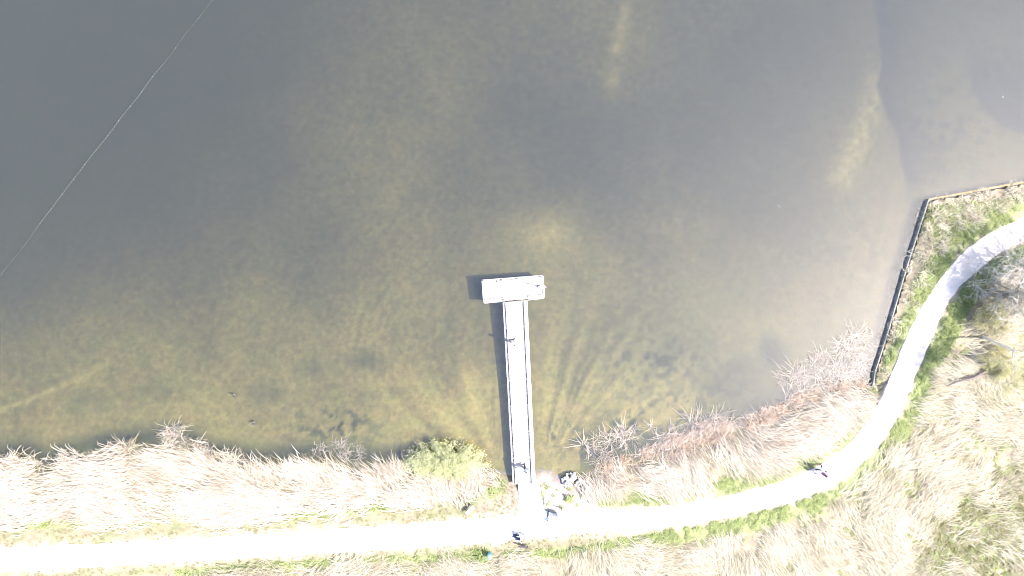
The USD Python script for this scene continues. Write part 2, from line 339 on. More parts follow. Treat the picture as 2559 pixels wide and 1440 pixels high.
UP = [(-1500, 1420), (-60, 1371), (0, 1369), (200, 1361), (400, 1351), (640, 1336), (800, 1324), (1000, 1311), (1180, 1298), (1297, 1290), (1395, 1284), (1450, 1281), (1600, 1270), (1698, 1261), (1800, 1243), (1900, 1219), (1980, 1194), (2030, 1172),
      (2100, 1128), (2150, 1077), (2187, 1025), (2215, 968), (2245, 895), (2273, 826), (2313, 754), (2351, 697), (2405, 633), (2461, 590), (2533, 553), (2600, 525), (3000, 380), (4200, 0)]
DN = [(-1500, 1482), (-60, 1432), (0, 1430), (200, 1420), (400, 1408), (640, 1393), (800, 1384), (1000, 1372), (1250, 1353), (1300, 1347), (1395, 1340), (1450, 1334), (1600, 1325), (1698, 1315), (1800, 1297), (1900, 1275), (2000, 1248), (2080, 1212),
      (2140, 1170), (2195, 1115), (2232, 1060), (2262, 998), (2283, 950), (2310, 890), (2336, 826), (2371, 754), (2418, 697), (2462, 660), (2515, 623), (2562, 603), (2640, 580), (3040, 440), (4240, 60)]
def dense(line, step=6.0):
    l = LineString(line); s = np.linspace(0, 1, int(min(l.length, 6000) / step))
    from scipy.interpolate import PchipInterpolator
    a = np.array(line, float); t = np.r_[0, np.cumsum(np.hypot(*np.diff(a, axis=0).T))]
    t /= t[-1]
    return np.c_[PchipInterpolator(t, a[:, 0])(s), PchipInterpolator(t, a[:, 1])(s)]
PATH_Z = GROUND + 0.05
def ragged(line, seed, amp=3.0):
    q = dense(line)
    n = meshkit.fbm(np.c_[q * 0.06, 0 * q[:, :1]], 4, seed) - 0.5
    t = np.gradient(q, axis=0); t /= np.linalg.norm(t, axis=1, keepdims=True)
    return q + np.c_[-t[:, 1], t[:, 0]] * (n * amp * 2 + 0.9 * np.sin(q[:, 0] * 1.3 + 2 * np.sin(q[:, 0] * 0.21)) * n * 2)[:, None]
path_poly = Polygon(PP(np.vstack([ragged(UP, 3), ragged(DN, 4)[::-1]]), PATH_Z)).buffer(0)
spur = Polygon(PP([(1297, 1207), (1340, 1207), (1345, 1222), (1352, 1240), (1350, 1262), (1362, 1278), (1395, 1290), (1395, 1305), (1290, 1305), (1288, 1292), (1297, 1284), (1299, 1240)], PATH_Z))
path_poly = path_poly.union(spur.buffer(0.12).buffer(-0.06))
# bank soil: litter under the reeds, mown verge, trodden dirt, weeds
soil = np.ones((len(xy), 3)) * [0.11, 0.092, 0.066]
verge_up = [(-60, 1312), (0, 1312), (200, 1310), (400, 1306), (600, 1300), (760, 1292), (900, 1278), (1000, 1262), (1100, 1256), (1200, 1238), (1262, 1205), (1300, 1205), (1300, 1300), (1000, 1320), (640, 1345), (0, 1378), (-60, 1380)]
verge_dn = [(-60, 1425), (0, 1425), (400, 1402), (800, 1378), (1250, 1348), (1450, 1330), (1560, 1322), (1500, 1350), (1430, 1372), (1330, 1372), (1270, 1380), (1230, 1400), (1180, 1382), (1000, 1388), (800, 1398), (600, 1412), (430, 1425), (300, 1440), (-60, 1446)]
dirt = [(1262, 1200), (1290, 1212), (1300, 1290), (1290, 1296), (1180, 1300), (1200, 1262), (1250, 1235)]
dirt_r = [(1337, 1190), (1370, 1180), (1400, 1200), (1420, 1230), (1480, 1215), (1500, 1250), (1450, 1278), (1345, 1290)]
mow = (meshkit.fbm(p3 * 0.9, 4, 51))[:, None]
verge_c = np.array([0.070, 0.070, 0.038]) * (1 - mow) + np.array([0.110, 0.093, 0.066]) * mow
GREEN = [[(1480, 1232), (1600, 1230), (1760, 1216), (1860, 1188), (1960, 1150), (2060, 1098), (2130, 1045), (2180, 985), (2200, 945), (2230, 870), (2262, 790), (2300, 690), (2340, 622), (2316, 575), (2328, 520), (2400, 512), (2500, 500), (2640, 472), (2640, 510),
          (2540, 548), (2460, 586), (2400, 632), (2346, 694), (2308, 752), (2267, 824), (2238, 893), (2208, 966), (2180, 1022), (2143, 1072), (2094, 1124), (2024, 1166), (1975, 1188), (1898, 1213), (1790, 1238), (1690, 1255), (1590, 1263), (1500, 1260)],
         [(1260, 1384), (1340, 1376), (1440, 1372), (1540, 1350), (1700, 1322), (1800, 1302), (1900, 1282), (2000, 1254), (2085, 1218), (2150, 1168), (2205, 1110), (2240, 1062), (2270, 998), (2290, 950), (2318, 890), (2344, 826), (2378, 756), (2425, 702), (2470, 664), (2520, 628), (2640, 590), (2640, 640), (2540, 665), (2470, 710),
          (2420, 770), (2395, 830), (2360, 890), (2330, 960), (2310, 1030), (2270, 1080), (2230, 1130), (2170, 1185), (2110, 1232), (2030, 1280), (1900, 1320), (1760, 1345), (1640, 1362), (1520, 1372), (1440, 1392), (1340, 1390), (1270, 1400)],
         [(690, 1290), (760, 1282), (900, 1268), (990, 1256), (990, 1268), (900, 1280), (760, 1296), (690, 1300)],
         [(0, 1306), (200, 1304), (400, 1300), (400, 1308), (200, 1314), (0, 1316)], [(1238, 1200), (1262, 1205), (1262, 1232), (1215, 1240)],
         [(1180, 1378), (1220, 1378), (1225, 1402), (1180, 1408)], [(440, 1428), (700, 1408), (1000, 1392), (1180, 1388), (1180, 1396), (1000, 1402), (700, 1420), (440, 1440)]]
def within(poly, r=0.25):
    d = shapely.distance(pts, Polygon(PP(poly, GROUND)))
    return np.clip(1 - d / r, 0, 1)[:, None]
for poly, c in ((verge_up, verge_c), (verge_dn, verge_c), (dirt, np.array([0.105, 0.088, 0.070]) * (0.85 + 0.3 * mow)), (dirt_r, np.array([0.125, 0.106, 0.094]) * (0.8 + 0.4 * mow))):
    w = within(poly); soil = soil * (1 - w) + c * w
for poly in GREEN:
    w = 0.8 * within(poly, 0.35); soil = soil * (1 - w) + np.array([0.082, 0.092, 0.040]) * (0.8 + 0.4 * mow) * w
scrub = [(2240, 1470), (2260, 1400), (2330, 1290), (2400, 1210), (2500, 1170), (2640, 1140), (2640, 1480)]
w = within(scrub, 1.0); soil = soil * (1 - w) + np.array([0.145, 0.13, 0.08]) * w
d_path = np.full(len(xy), 9.0); d_path[near] = shapely.distance(pts[near], path_poly)
w = (np.exp(-(d_path / 0.38) ** 2) * np.clip(2.2 * (meshkit.fbm(p3 * 1.6, 4, 55) - 0.22), 0, 1))[:, None]
soil = soil * (1 - w) + np.array([0.155, 0.132, 0.108]) * w
wet = np.clip(1 - (d_bank - 0.1) / 0.7, 0, 1)[:, None] * (d_wall > d_bank)[:, None]
soil = soil * (1 - 0.45 * wet)
tint = np.where(inside[:, None], soil, bed)
gm = UsdGeom.Mesh.Define(stage, '/World/ground')
nx, ny = len(gx), len(gy)
idx = np.arange(nx * ny).reshape(ny, nx)
quads = np.stack([idx[:-1, :-1], idx[:-1, 1:], idx[1:, 1:], idx[1:, :-1]], -1).reshape(-1, 4)
gm.CreatePointsAttr(Vt.Vec3fArray.FromNumpy(np.c_[xy, Z].astype(np.float32)))
gm.CreateFaceVertexCountsAttr(Vt.IntArray.FromNumpy(np.full(len(quads), 4, np.int32)))
gm.CreateFaceVertexIndicesAttr(Vt.IntArray.FromNumpy(quads.astype(np.int32).ravel()))
gm.CreateSubdivisionSchemeAttr('none')
UsdGeom.PrimvarsAPI(gm).CreatePrimvar('tint', Sdf.ValueTypeNames.Color3fArray, 'vertex').Set(Vt.Vec3fArray.FromNumpy(np.clip(tint, 0.003, 0.8).astype(np.float32)))
UsdShade.MaterialBindingAPI.Apply(gm.GetPrim()).Bind(M['earth'])
tag(gm.GetPrim(), 'sloping bank soil and sandy lake bed under the shallows', 'ground', kind='structure')
from scipy.interpolate import RegularGridInterpolator
height = RegularGridInterpolator((gy, gx), Z.reshape(ny, nx))
def gz(x, y):
    return height(np.c_[np.atleast_1d(y), np.atleast_1d(x)])
def G(px_, py_):
    """The point of the bank seen at a pixel."""
    p = P(px_, py_, GROUND); z = float(gz(p[0], p[1])[0])
    return P(px_, py_, z)

wb = box(2800, 2800, 6.0, (0, 0, -3.0))
tag(part(None, 'water', wb, 'water'), 'calm cloudy lake water, grey-blue where deep and olive in the shallows', 'water', kind='structure')

# ---------------------------------------------------------------- the path
# gently crowned slab of crushed stone, its top a few centimetres over the verge
pm = trimesh.creation.extrude_polygon(path_poly, 0.30, engine='earcut')
pm.apply_translation((0, 0, PATH_Z - 0.30))
tag(part(None, 'path', pm, 'gravel'), 'pale crushed stone footpath curving along the bank with a spur to the jetty', 'path', kind='structure')

# ---------------------------------------------------------------- scatter of grasses and reeds
def clump(n, length, width, spread, arch, seed, lean=1.0, jitter=0.5, rise=1.45):
    """Blades that rise from one root and bow over towards +x."""
    r = np.random.default_rng(seed)
    V, F = [], []
    for k in range(n):
        b = np.r_[r.normal(0, spread, 2), 0.0]
        L = length * r.uniform(0.6, 1.15)
        a = r.normal(0, jitter)
        d = np.array([math.cos(a), math.sin(a), 0.0])
        s = np.linspace(0, 1, 4)
        bow = arch * r.uniform(0.7, 1.2)
        ang = rise * r.uniform(0.7, 1.15) - bow * s                    # elevation of each stretch
        seg = L / 3
        c = np.zeros((4, 3)); c[0] = b
        for i in range(3):
            c[i + 1] = c[i] + seg * (math.cos(ang[i]) * d * lean + math.sin(ang[i]) * np.array([0, 0, 1]))
        c[1:, 2] = np.maximum(c[1:, 2], 0.03)
        side = np.cross(d, [0, 0, 1]) * math.cos(r.uniform(-0.9, 0.9)) + np.array([0, 0, 1]) * r.uniform(-0.5, 0.5)
        w = width * r.uniform(0.6, 1.3) * np.array([0.8, 1.0, 0.8, 0.15])
        o = len(V) * 8
        V.append(np.vstack([c - side * w[:, None] / 2, c + side * w[:, None] / 2]))
        for i in range(3):
            F += [(o + i, o + i + 1, o + 4 + i + 1), (o + i, o + 4 + i + 1, o + 4 + i)]
    return trimesh.Trimesh(np.vstack(V), F, process=False)

def tuft(n, size, height, seed):
    """A low leafy tuft."""
    r = np.random.default_rng(seed)
    V, F = [], []
    for k in range(n):
        a = r.uniform(0, 2 * np.pi); rad = abs(r.normal(0, 0.5)) * size
        c = np.array([rad * math.cos(a), rad * math.sin(a), height * r.uniform(0.25, 1.0) * math.exp(-(rad / size) ** 2)])
        d = np.array([math.cos(a + r.normal(0, .6)), math.sin(a + r.normal(0, .6)), r.uniform(-0.3, 0.7)]); d /= np.linalg.norm(d)
        s = np.cross(d, [0, 0, 1]); s /= np.linalg.norm(s); s += np.array([0, 0, r.uniform(-.4, .4)])
        L, w = size * r.uniform(0.35, 0.7), size * r.uniform(0.12, 0.24)
        o = len(V) * 4
        V.append(np.array([c, c + d * L * .5 + s * w * .5, c + d * L, c + d * L * .5 - s * w * .5]))
        F += [(o, o + 1, o + 2), (o, o + 2, o + 3)]
    return trimesh.Trimesh(np.vstack(V), F, process=False)

def tangle(n, length, width, seed):
    """Broken stalks that lean every way."""
    r = np.random.default_rng(seed)
    ms = []
    for k in range(n):
        a = r.uniform(0, 2 * np.pi); e = r.uniform(0.25, 1.25); L = length * r.uniform(0.5, 1.1)
        b = np.r_[r.normal(0, 0.22, 2), -0.15]
        d = np.array([math.cos(a) * math.cos(e), math.sin(a) * math.cos(e), math.sin(e)])
        c = np.array([b, b + d * L * .5, b + d * L * 0.85 + np.array([math.cos(a), math.sin(a), -0.6]) * L * 0.08, b + d * L * 0.95 + np.array([math.cos(a), math.sin(a), -1.2]) * L * 0.2])
        c[1:, 2] = np.maximum(c[1:, 2], 0.02)
        ms.append(tube(c, width * np.array([1, 0.9, 0.7, 0.35]) * r.uniform(0.6, 1.2), 3))
    return cat(ms)

def scatter(name, label, protos, mat, regions, density, scale=(0.75, 1.25), yaw=None, tilt=0.0, thin=None, sink=0.0, category='plants', seed=0):
    r = np.random.default_rng(seed)
    geo = UsdGeom.PointInstancer.Define(stage, numbered('/World', name))
    path = str(geo.GetPath())
    rel = []
    for k, m in enumerate(protos):
        mm = mat[k % len(mat)] if isinstance(mat, (list, tuple)) else mat
        q = usdkit.mesh(stage, f'{path}/{"clump" if k == 0 else f"clump_{k:03d}"}', m, M[mm])
        rel.append(q.GetPath())
    geo.CreatePrototypesRel().SetTargets(rel)
    polys = [Polygon(PP(q, GROUND)).buffer(0) for q in regions]
    area = shapely.union_all(polys)
    x0, y0, x1, y1 = area.bounds
    n = int((x1 - x0) * (y1 - y0) * density)
    q = r.uniform((x0, y0), (x1, y1), (n, 2))
    q = q[shapely.contains_xy(area, q[:, 0], q[:, 1])]
    q = q[~shapely.contains_xy(path_poly.buffer(-0.10), q[:, 0], q[:, 1])]
    if thin is not None:
        q = q[r.uniform(size=len(q)) < thin(q)]
    z = gz(q[:, 0], q[:, 1]) - sink
    a = r.uniform(0, 2 * np.pi, len(q)) if yaw is None else yaw(q) + r.normal(0, 0.28, len(q))
    geo.CreatePositionsAttr(Vt.Vec3fArray.FromNumpy(np.c_[q, z].astype(np.float32)))
    geo.CreateProtoIndicesAttr(Vt.IntArray.FromNumpy(r.integers(0, len(protos), len(q)).astype(np.int32)))
    geo.CreateOrientationsAttr(Vt.QuathArray([Gf.Quath(float(math.cos(t / 2)), 0.0, 0.0, float(math.sin(t / 2))) for t in a]))
    s = r.uniform(*scale, len(q))
    geo.CreateScalesAttr(Vt.Vec3fArray.FromNumpy(np.c_[s, s, s * r.uniform(0.85, 1.15, len(q))].astype(np.float32)))
    tag(geo.GetPrim(), label, category, kind='stuff')
    print(name, len(q))

def noise_at(q, s, seed):
    return meshkit.fbm(np.c_[q * s, 0 * q[:, :1]], 3, seed)
def flow(base, wob=1.6, s=0.16, seed=61):
    return lambda q: math.radians(base) + (noise_at(q, s, seed) - 0.5) * wob * 2

reed_protos = [clump(36, 1.3, 0.030, 0.42, 1.25, 100 + k, jitter=0.28, rise=0.85) for k in range(6)]
grass_protos = [clump(36, 1.1, 0.030, 0.40, 1.25, 120 + k, jitter=0.38, rise=0.85) for k in range(6)]
LEFT_BED = [(-120, 1180), (0, 1172), (60, 1166), (95, 1190), (122, 1196), (160, 1175), (220, 1153), (330, 1138), (455, 1136), (480, 1160), (560, 1170), (640, 1184), (760, 1172), (860, 1180), (960, 1180), (1010, 1172), (1120, 1176), (1200, 1178), (1238, 1190), (1262, 1212),
            (1225, 1232), (1100, 1252), (1000, 1258), (880, 1272), (760, 1288), (600, 1298), (400, 1304), (200, 1308), (0, 1308), (-120, 1308)]
RIGHT_BED = [(1440, 1200), (1480, 1184), (1560, 1172), (1660, 1160), (1760, 1128), (1850, 1100), (1930, 1062), (2010, 1020), (2100, 992), (2180, 980), (2178, 1000), (2120, 1060), (2040, 1110), (1940, 1162), (1850, 1195), (1740, 1220), (1620, 1228), (1540, 1230), (1480, 1232)]
BOTTOM_BED = [(420, 1470), (440, 1440), (620, 1420), (800, 1406), (1000, 1396), (1180, 1392), (1230, 1412), (1280, 1390), (1340, 1384), (1440, 1386), (1520, 1366), (1640, 1356), (1760, 1348), (1900, 1325), (2030, 1280), (2110, 1240), (2250, 1240), (2250, 1480), (420, 1480)]
INLAND_BED = [(2110, 1240), (2180, 1170), (2230, 1110), (2275, 1050), (2310, 985), (2350, 900), (2390, 840), (2440, 800), (2640, 760), (2680, 1480), (2240, 1480)]
def gaps(s, seed, lo=0.34, hi=0.46, floor=0.15):
    return lambda q: np.clip((noise_at(q, s, seed) - lo) / (hi - lo), floor, 1)
scrub_w = Polygon(PP(scrub, GROUND))
scatter('reed_bed', 'bleached dry reeds lying wind-combed along the bank left of the jetty', reed_protos, ['dry_reed'], [LEFT_BED], 7.0, yaw=lambda q: np.radians(188 - 55 * (q[:, 0] * PPM + 1279.5) / 1250) + (noise_at(q, 0.2, 61) - 0.5) * 2.0, thin=gaps(0.45, 71, 0.36, 0.50, 0.12), category='reeds', seed=1)
scatter('reed_bed', 'bleached dry reeds on the bank between the jetty and the retaining wall', reed_protos, ['dry_reed'], [RIGHT_BED], 7.0, yaw=flow(-40, 1.1, seed=62), thin=gaps(0.45, 72, 0.38, 0.54, 0.12), category='reeds', seed=2)
scatter('dry_grass', 'long dry grass along the bottom edge below the footpath', grass_protos, ['dry_grass'], [BOTTOM_BED], 5.5, yaw=flow(-35, 1.8, seed=63), thin=gaps(0.45, 73, 0.40, 0.55, 0.1), category='dry grass', seed=3)
scatter('dry_grass', 'swirling pale dry grass filling the ground inside the path bend', grass_protos, ['dry_grass'], [INLAND_BED], 6.0, yaw=flow(-12, 2.2, 0.12, seed=64),
        thin=lambda q: np.clip((noise_at(q, 0.4, 74) - 0.38) / 0.14, 0.1, 1) * np.where(shapely.contains_xy(scrub_w, q[:, 0], q[:, 1]), 0.25, 1), category='dry grass', seed=4)
WALL_TOP = [(2192, 965), (2222, 860), (2270, 680), (2326, 508), (2440, 485), (2640, 450), (2640, 480), (2480, 530), (2400, 580), (2340, 640), (2300, 720), (2262, 800), (2235, 880), (2215, 930)]
scatter('dry_grass', 'thin dry grass along the top of the retaining wall', [clump(26, 0.75, 0.026, 0.2, 1.8, 140 + k, jitter=1.2) for k in range(4)], ['dry_grass'], [WALL_TOP], 6.0, thin=gaps(0.5, 75, 0.36, 0.5), category='dry grass', seed=5)
# green weeds and fresh grass
tuft_protos = [tuft(50, 0.26, 0.15, 200 + k) for k in range(5)]
scatter('green_weeds', 'fresh green weeds and grass fringing both sides of the footpath', tuft_protos, ['green_blade'], GREEN, 15.0, thin=gaps(0.6, 81, 0.33, 0.5, 0.1), category='weeds', seed=6)
scatter('green_weeds', 'sprouting green weeds scattered through the dry grass', tuft_protos, ['green_blade'], [BOTTOM_BED, INLAND_BED, RIGHT_BED, [(1350, 1200), (1400, 1215), (1480, 1225), (1500, 1260), (1420, 1275), (1360, 1270)]], 7.0, scale=(0.5, 1.0),
        thin=lambda q: np.clip((noise_at(q, 0.45, 82) - 0.47) / 0.12, 0.08, 1), category='weeds', seed=7)
scatter('low_scrub', 'low olive and brown scrub in the bottom right corner', [tuft(44, 0.30, 0.18, 220 + k) for k in range(4)] + [clump(20, 0.5, 0.02, 0.15, 1.5, 225, jitter=2.0)], ['olive_blade', 'green_blade', 'olive_blade', 'olive_blade', 'dry_grass'], [scrub], 13.0, category='scrub', seed=8)
scatter('mown_turf', 'short mown grass verge beside the straight of the footpath', [tuft(26, 0.12, 0.035, 230 + k) for k in range(4)], ['olive_blade'], [verge_up, verge_dn], 14.0, thin=gaps(0.9, 83, 0.36, 0.56, 0.1), category='grass', seed=9)
# reeds that stand in the water
TANGLE_R = [(1452, 1112), (1500, 1090), (1560, 1075), (1640, 1062), (1700, 1052), (1760, 1040), (1850, 1040), (1895, 1010), (1905, 960), (1960, 925), (2020, 905), (2090, 870), (2150, 815), (2180, 815), (2185, 880), (2178, 950), (2110, 975), (2010, 1000), (1930, 1040), (1850, 1080), (1740, 1118), (1650, 1145), (1560, 1158), (1490, 1165), (1470, 1130)]
tangle_protos = [tangle(14, 1.35, 0.019, 300 + k) for k in range(6)]
scatter('broken_reeds', 'tangle of broken grey-brown reed stalks standing in the water near the wall', tangle_protos, ['tangle_reed'], [TANGLE_R], 2.1, thin=gaps(0.4, 91, 0.36, 0.52, 0.2), category='reeds', seed=10, sink=-0.1)
BROWN = [(1640, 1120), (1700, 1090), (1760, 1068), (1850, 1055), (1960, 1010), (2050, 970), (2150, 950), (2180, 965), (2100, 990), (2000, 1020), (1900, 1070), (1800, 1112), (1700, 1142), (1640, 1155), (1500, 1182), (1500, 1170)]
scatter('brown_reeds', 'rusty brown collapsed reeds between the broken stalks and the bleached bed', [clump(26, 0.7, 0.026, 0.2, 1.9, 320 + k, jitter=1.0) for k in range(4)], ['brown_reed'], [BROWN], 8.0, category='reeds', seed=11, yaw=flow(-30, 2.5))
EDGE_L = [[(-60, 1150), (40, 1143), (92, 1160), (95, 1182), (60, 1190), (-60, 1190)], [(125, 1168), (160, 1140), (205, 1138), (260, 1118), (330, 1112), (330, 1136), (220, 1156), (130, 1188)],
          [(395, 1085), (430, 1072), (460, 1092), (462, 1120), (400, 1122)], [(475, 1115), (500, 1108), (520, 1130), (590, 1138), (602, 1162), (560, 1168), (480, 1158)], [(630, 1160), (650, 1160), (640, 1178)]]
scatter('broken_reeds', 'frayed reed stalks leaning out over the water along the left bank', tangle_protos + [clump(20, 0.85, 0.022, 0.18, 1.8, 340 + k, jitter=0.9) for k in range(4)], ['dry_reed', 'tangle_reed', 'dry_grass'], EDGE_L, 5.5, yaw=flow(165, 2.0, 0.3), category='reeds', seed=12, sink=-0.08)
EDGE_M = [[(770, 1112), (830, 1098), (905, 1110), (905, 1165), (850, 1172), (775, 1155)], [(965, 1140), (990, 1145), (1000, 1165), (970, 1168)]]
scatter('broken_reeds', 'sparse broken stalks poking from the water left of the green shrub', [tangle(12, 0.7, 0.014, 350 + k) for k in range(4)], ['tangle_reed'], EDGE_M, 2.6, category='reeds', seed=13, sink=-0.1)
OVER = [(2185, 940), (2215, 840), (2262, 672), (2300, 560), (2308, 562), (2270, 680), (2224, 845), (2195, 940)]
scatter('overhanging_stalks', 'dry stalks hanging over the dark face of the retaining wall', [tangle(6, 0.6, 0.012, 360 + k) for k in range(3)], ['dry_grass', 'tangle_reed'], [OVER], 3.0, category='reeds', seed=14)

# ---------------------------------------------------------------- retaining wall
rw = thing('retaining_wall', 'dark sheet pile retaining wall with a thin cap where the bank meets the lake', 'wall')
run = 0.0
wall_in = wall_w[:7].copy()
wall_in = np.vstack([wall_in, wall_w[7] * 0.35 + wall_in[-1] * 0.65])
for a, b in zip(wall_in[:-1], wall_in[1:]):
    L = np.hypot(*(b - a)); n = max(1, round(L / 0.62)); rz = math.atan2(*(b - a)[::-1])
    for k in range(n):
        c = a + (b - a) * (k + 0.5) / n
        nrm = np.array([-math.sin(rz), math.cos(rz)]) * (0.03 if k % 2 else -0.01)
        part(rw, 'pile_sheet', box(L / n * 0.97, 0.06, 2.6, (*(c + nrm), WALL_Z - 1.3 - 0.05), rz, 0.008), 'sheet_steel')
for k, (a, b) in enumerate(zip(wall_in[:-1], wall_in[1:])):
    L = np.hypot(*(b - a)); rz = math.atan2(*(b - a)[::-1]); n = max(1, round(L / 3.0))
    for i in range(n):
        c = a + (b - a) * (i + 0.5) / n
        w_ = 0.10 if k < 4 else 0.16
        part(rw, 'cap_rail', box(L / n - 0.015, w_, 0.07, (*c, WALL_Z + 0.002 * (i % 2)), rz, 0.012), 'pale_cap' if k < 4 else 'rust_cap', label=None if k < 4 else 'rust-stained ochre cap rail')

# ---------------------------------------------------------------- jetty
DECK = 0.72
jt = thing('jetty', 'T-shaped weathered timber jetty reaching from the bank into the lake', 'jetty')
def D2(px_, py_, z=DECK):
    return P(px_, py_, z)[:2]
NL, NR, SL, SR = D2(1257.7, 755.6), D2(1316.2, 750.6), D2(1283, 1211), D2(1337, 1209)
n_pl = 112
for k in range(n_pl):
    t0, t1 = (k + 0.0) / n_pl, (k + 0.955) / n_pl
    a, b, c, d = NL + (SL - NL) * t0, NR + (SR - NR) * t0, NR + (SR - NR) * t1, NL + (SL - NL) * t1
    e = (rng.uniform(-0.012, 0.012)) * (b - a) / np.linalg.norm(b - a)
    q = trimesh.creation.extrude_polygon(Polygon([a + e, b + e, c + e, d + e]), 0.04, engine='earcut'); q.apply_translation((0, 0, DECK - 0.04 + rng.uniform(-0.003, 0.003)))
    part(jt, 'plank', q, 'deck_wood')
HL, HR, KL, KR = D2(1205, 701), D2(1356.5, 689), D2(1209, 757.5), D2(1360, 745)
n_h = 37
def H4(u, v):
    return (HL + (HR - HL) * u) * (1 - v) + (KL + (KR - KL) * u) * v
for k in range(n_h):
    u0, u1 = k / n_h, (k + 0.955) / n_h
    mid = 1257.5 < 1205 + (k + 0.5) / n_h * 151.5 < 1317
    e = rng.uniform(-0.006, 0.006)
    v1 = 0.985 if mid else 1.0
    q = trimesh.creation.extrude_polygon(Polygon([H4(u0, e), H4(u1, e), H4(u1, v1 + e), H4(u0, v1 + e)]), 0.04, engine='earcut'); q.apply_translation((0, 0, DECK - 0.037 + rng.uniform(-0.003, 0.003)))
    part(jt, 'plank', q, 'deck_wood')
def beam(a, b, w, h, z0, name, mat, n=1, gap=0.05):
    L = np.hypot(*(b - a)); rz = math.atan2(*(b - a)[::-1])
    for k in range(n):
        c = a + (b - a) * (k + 0.5) / n
        part(jt, name, box(L / n - gap, w, h, (*c, z0 + h / 2), rz, 0.012), mat)
def ins(a, b, side, d):
    t = (b - a) / np.linalg.norm(b - a); nrm = np.array([-t[1], t[0]]) * side * d
    return a + nrm, b + nrm
# kerb rails on blocks, set in from the edge
KZ = DECK + 0.045
for (a, b, side, n) in ((NL, SL, 1, 7), (NR, SR, -1, 7)):
    p, q = ins(a, b, side, 0.235)
    beam(p + (q - p) * 0.005, q, 0.10, 0.10, KZ, 'kerb_rail', 'kerb_wood', n, 0.07)
    for k in range(15):
        c = p + (q - p) * (k + 0.3) / 15
        part(jt, 'kerb_block', box(0.10, 0.12, 0.043, (*c, DECK + 0.0235)), 'kerb_wood')
    p, q = ins(a, b, -side, 0.03)
    beam(p, q, 0.05, 0.20, DECK - 0.205, 'edge_board', 'kerb_wood', 7, 0.01)
for (u0, v0, u1, v1, n) in ((0.015, 0.87, 0.355, 0.87, 1), (0.73, 0.87, 0.985, 0.87, 1), (0.24, 0.10, 0.70, 0.10, 2)):
    beam(H4(u0, v0), H4(u1, v1), 0.10, 0.10, KZ, 'kerb_rail', 'kerb_wood', n, 0.04)
    for k in range(4):
        c = H4(u0 + (u1 - u0) * (k + 0.5) / 4, v0)
        part(jt, 'kerb_block', box(0.10, 0.12, 0.041, (*c, DECK + 0.0265)), 'kerb_wood')
for a, b in ((H4(0.0, 0.03), H4(0.24, 0.03)), (H4(0.012, 0.05), H4(0.012, 0.95)), (H4(0.988, 0.05), H4(0.988, 0.95)), (H4(0.70, 0.03), H4(1.0, 0.03))):
    beam(a, b, 0.06, 0.045, DECK + 0.006, 'edge_rail', 'kerb_wood', 1, 0.12)
for a, b in ((HL, HR), (KR, D2(1318, 749.5)), (D2(1256, 753), KL), (KL, HL), (HR, KR)):
    p, q = ins(a, b, 1, 0.03)
    beam(p, q, 0.05, 0.20, DECK - 0.205, 'edge_board', 'kerb_wood', 1, 0.06)
for u, v in ((0.02, 0.035), (0.965, 0.04), (0.335, 0.06), (0.585, 0.06), (0.955, 0.90), (0.345, 0.95), (0.02, 0.97)):
    c = H4(u, v); part(jt, 'mooring_post', cyl(0.045, 0.30, (*c, DECK - 0.02), 10), 'dark_timber', 40)
for u in (0.03, 0.35, 0.65, 0.97):
    for v in (0.08, 0.9):
        c = H4(u, v); part(jt, 'pile', cyl(0.11, 3.2, (*c, DECK - 3.25), 12), 'dark_timber', 40)
for k in range(1, 8):
    for e in (0.1, 0.9):
        a, b = NL + (SL - NL) * k / 8, NR + (SR - NR) * k / 8
        c = a + (b - a) * e; part(jt, 'pile', cyl(0.10, 2.2, (*c, DECK - 2.25), 12), 'dark_timber', 40)
for e in (0.1, 0.5, 0.9):
    a, b = NL + (NR - NL) * e, SL + (SR - SL) * e
    beam(a, b, 0.09, 0.16, DECK - 0.215, 'joist', 'dark_timber')
for v in (0.12, 0.5, 0.85):
    beam(H4(0.02, v), H4(0.98, v), 0.09, 0.16, DECK - 0.215, 'joist', 'dark_timber')

# tall pole with a tapering white board at the right end of the jetty head
c = D2(1351.5, 717)
pl = thing('marker_pole', 'slim tall pole with a tapering white board on the right end of the jetty head', 'pole', (*c, DECK))
part(pl, 'post', cyl(0.028, 2.15, (0, 0, 0), 10, 0.022), 'grey_metal', 40)
part(pl, 'base_plate', box(0.2, 0.2, 0.02, (0, 0, 0.012), 0, 0.004), 'grey_metal')
bd = trimesh.creation.extrude_polygon(Polygon([(-0.26, -0.045), (0.20, -0.13), (0.44, 0.0), (0.20, 0.13), (-0.26, 0.045)]), 0.05, engine='earcut')
bd.apply_transform(trimesh.transformations.rotation_matrix(-0.05, (0, 0, 1))); bd.apply_translation((0.02, 0.0, 0.34))
part(pl, 'white_board', bd, 'white_paint')
part(pl, 'bracket', cat([box(0.05, 0.05, 0.32, (-0.08, 0, 0.18)), box(0.05, 0.05, 0.32, (0.12, 0, 0.18))]), 'grey_metal')

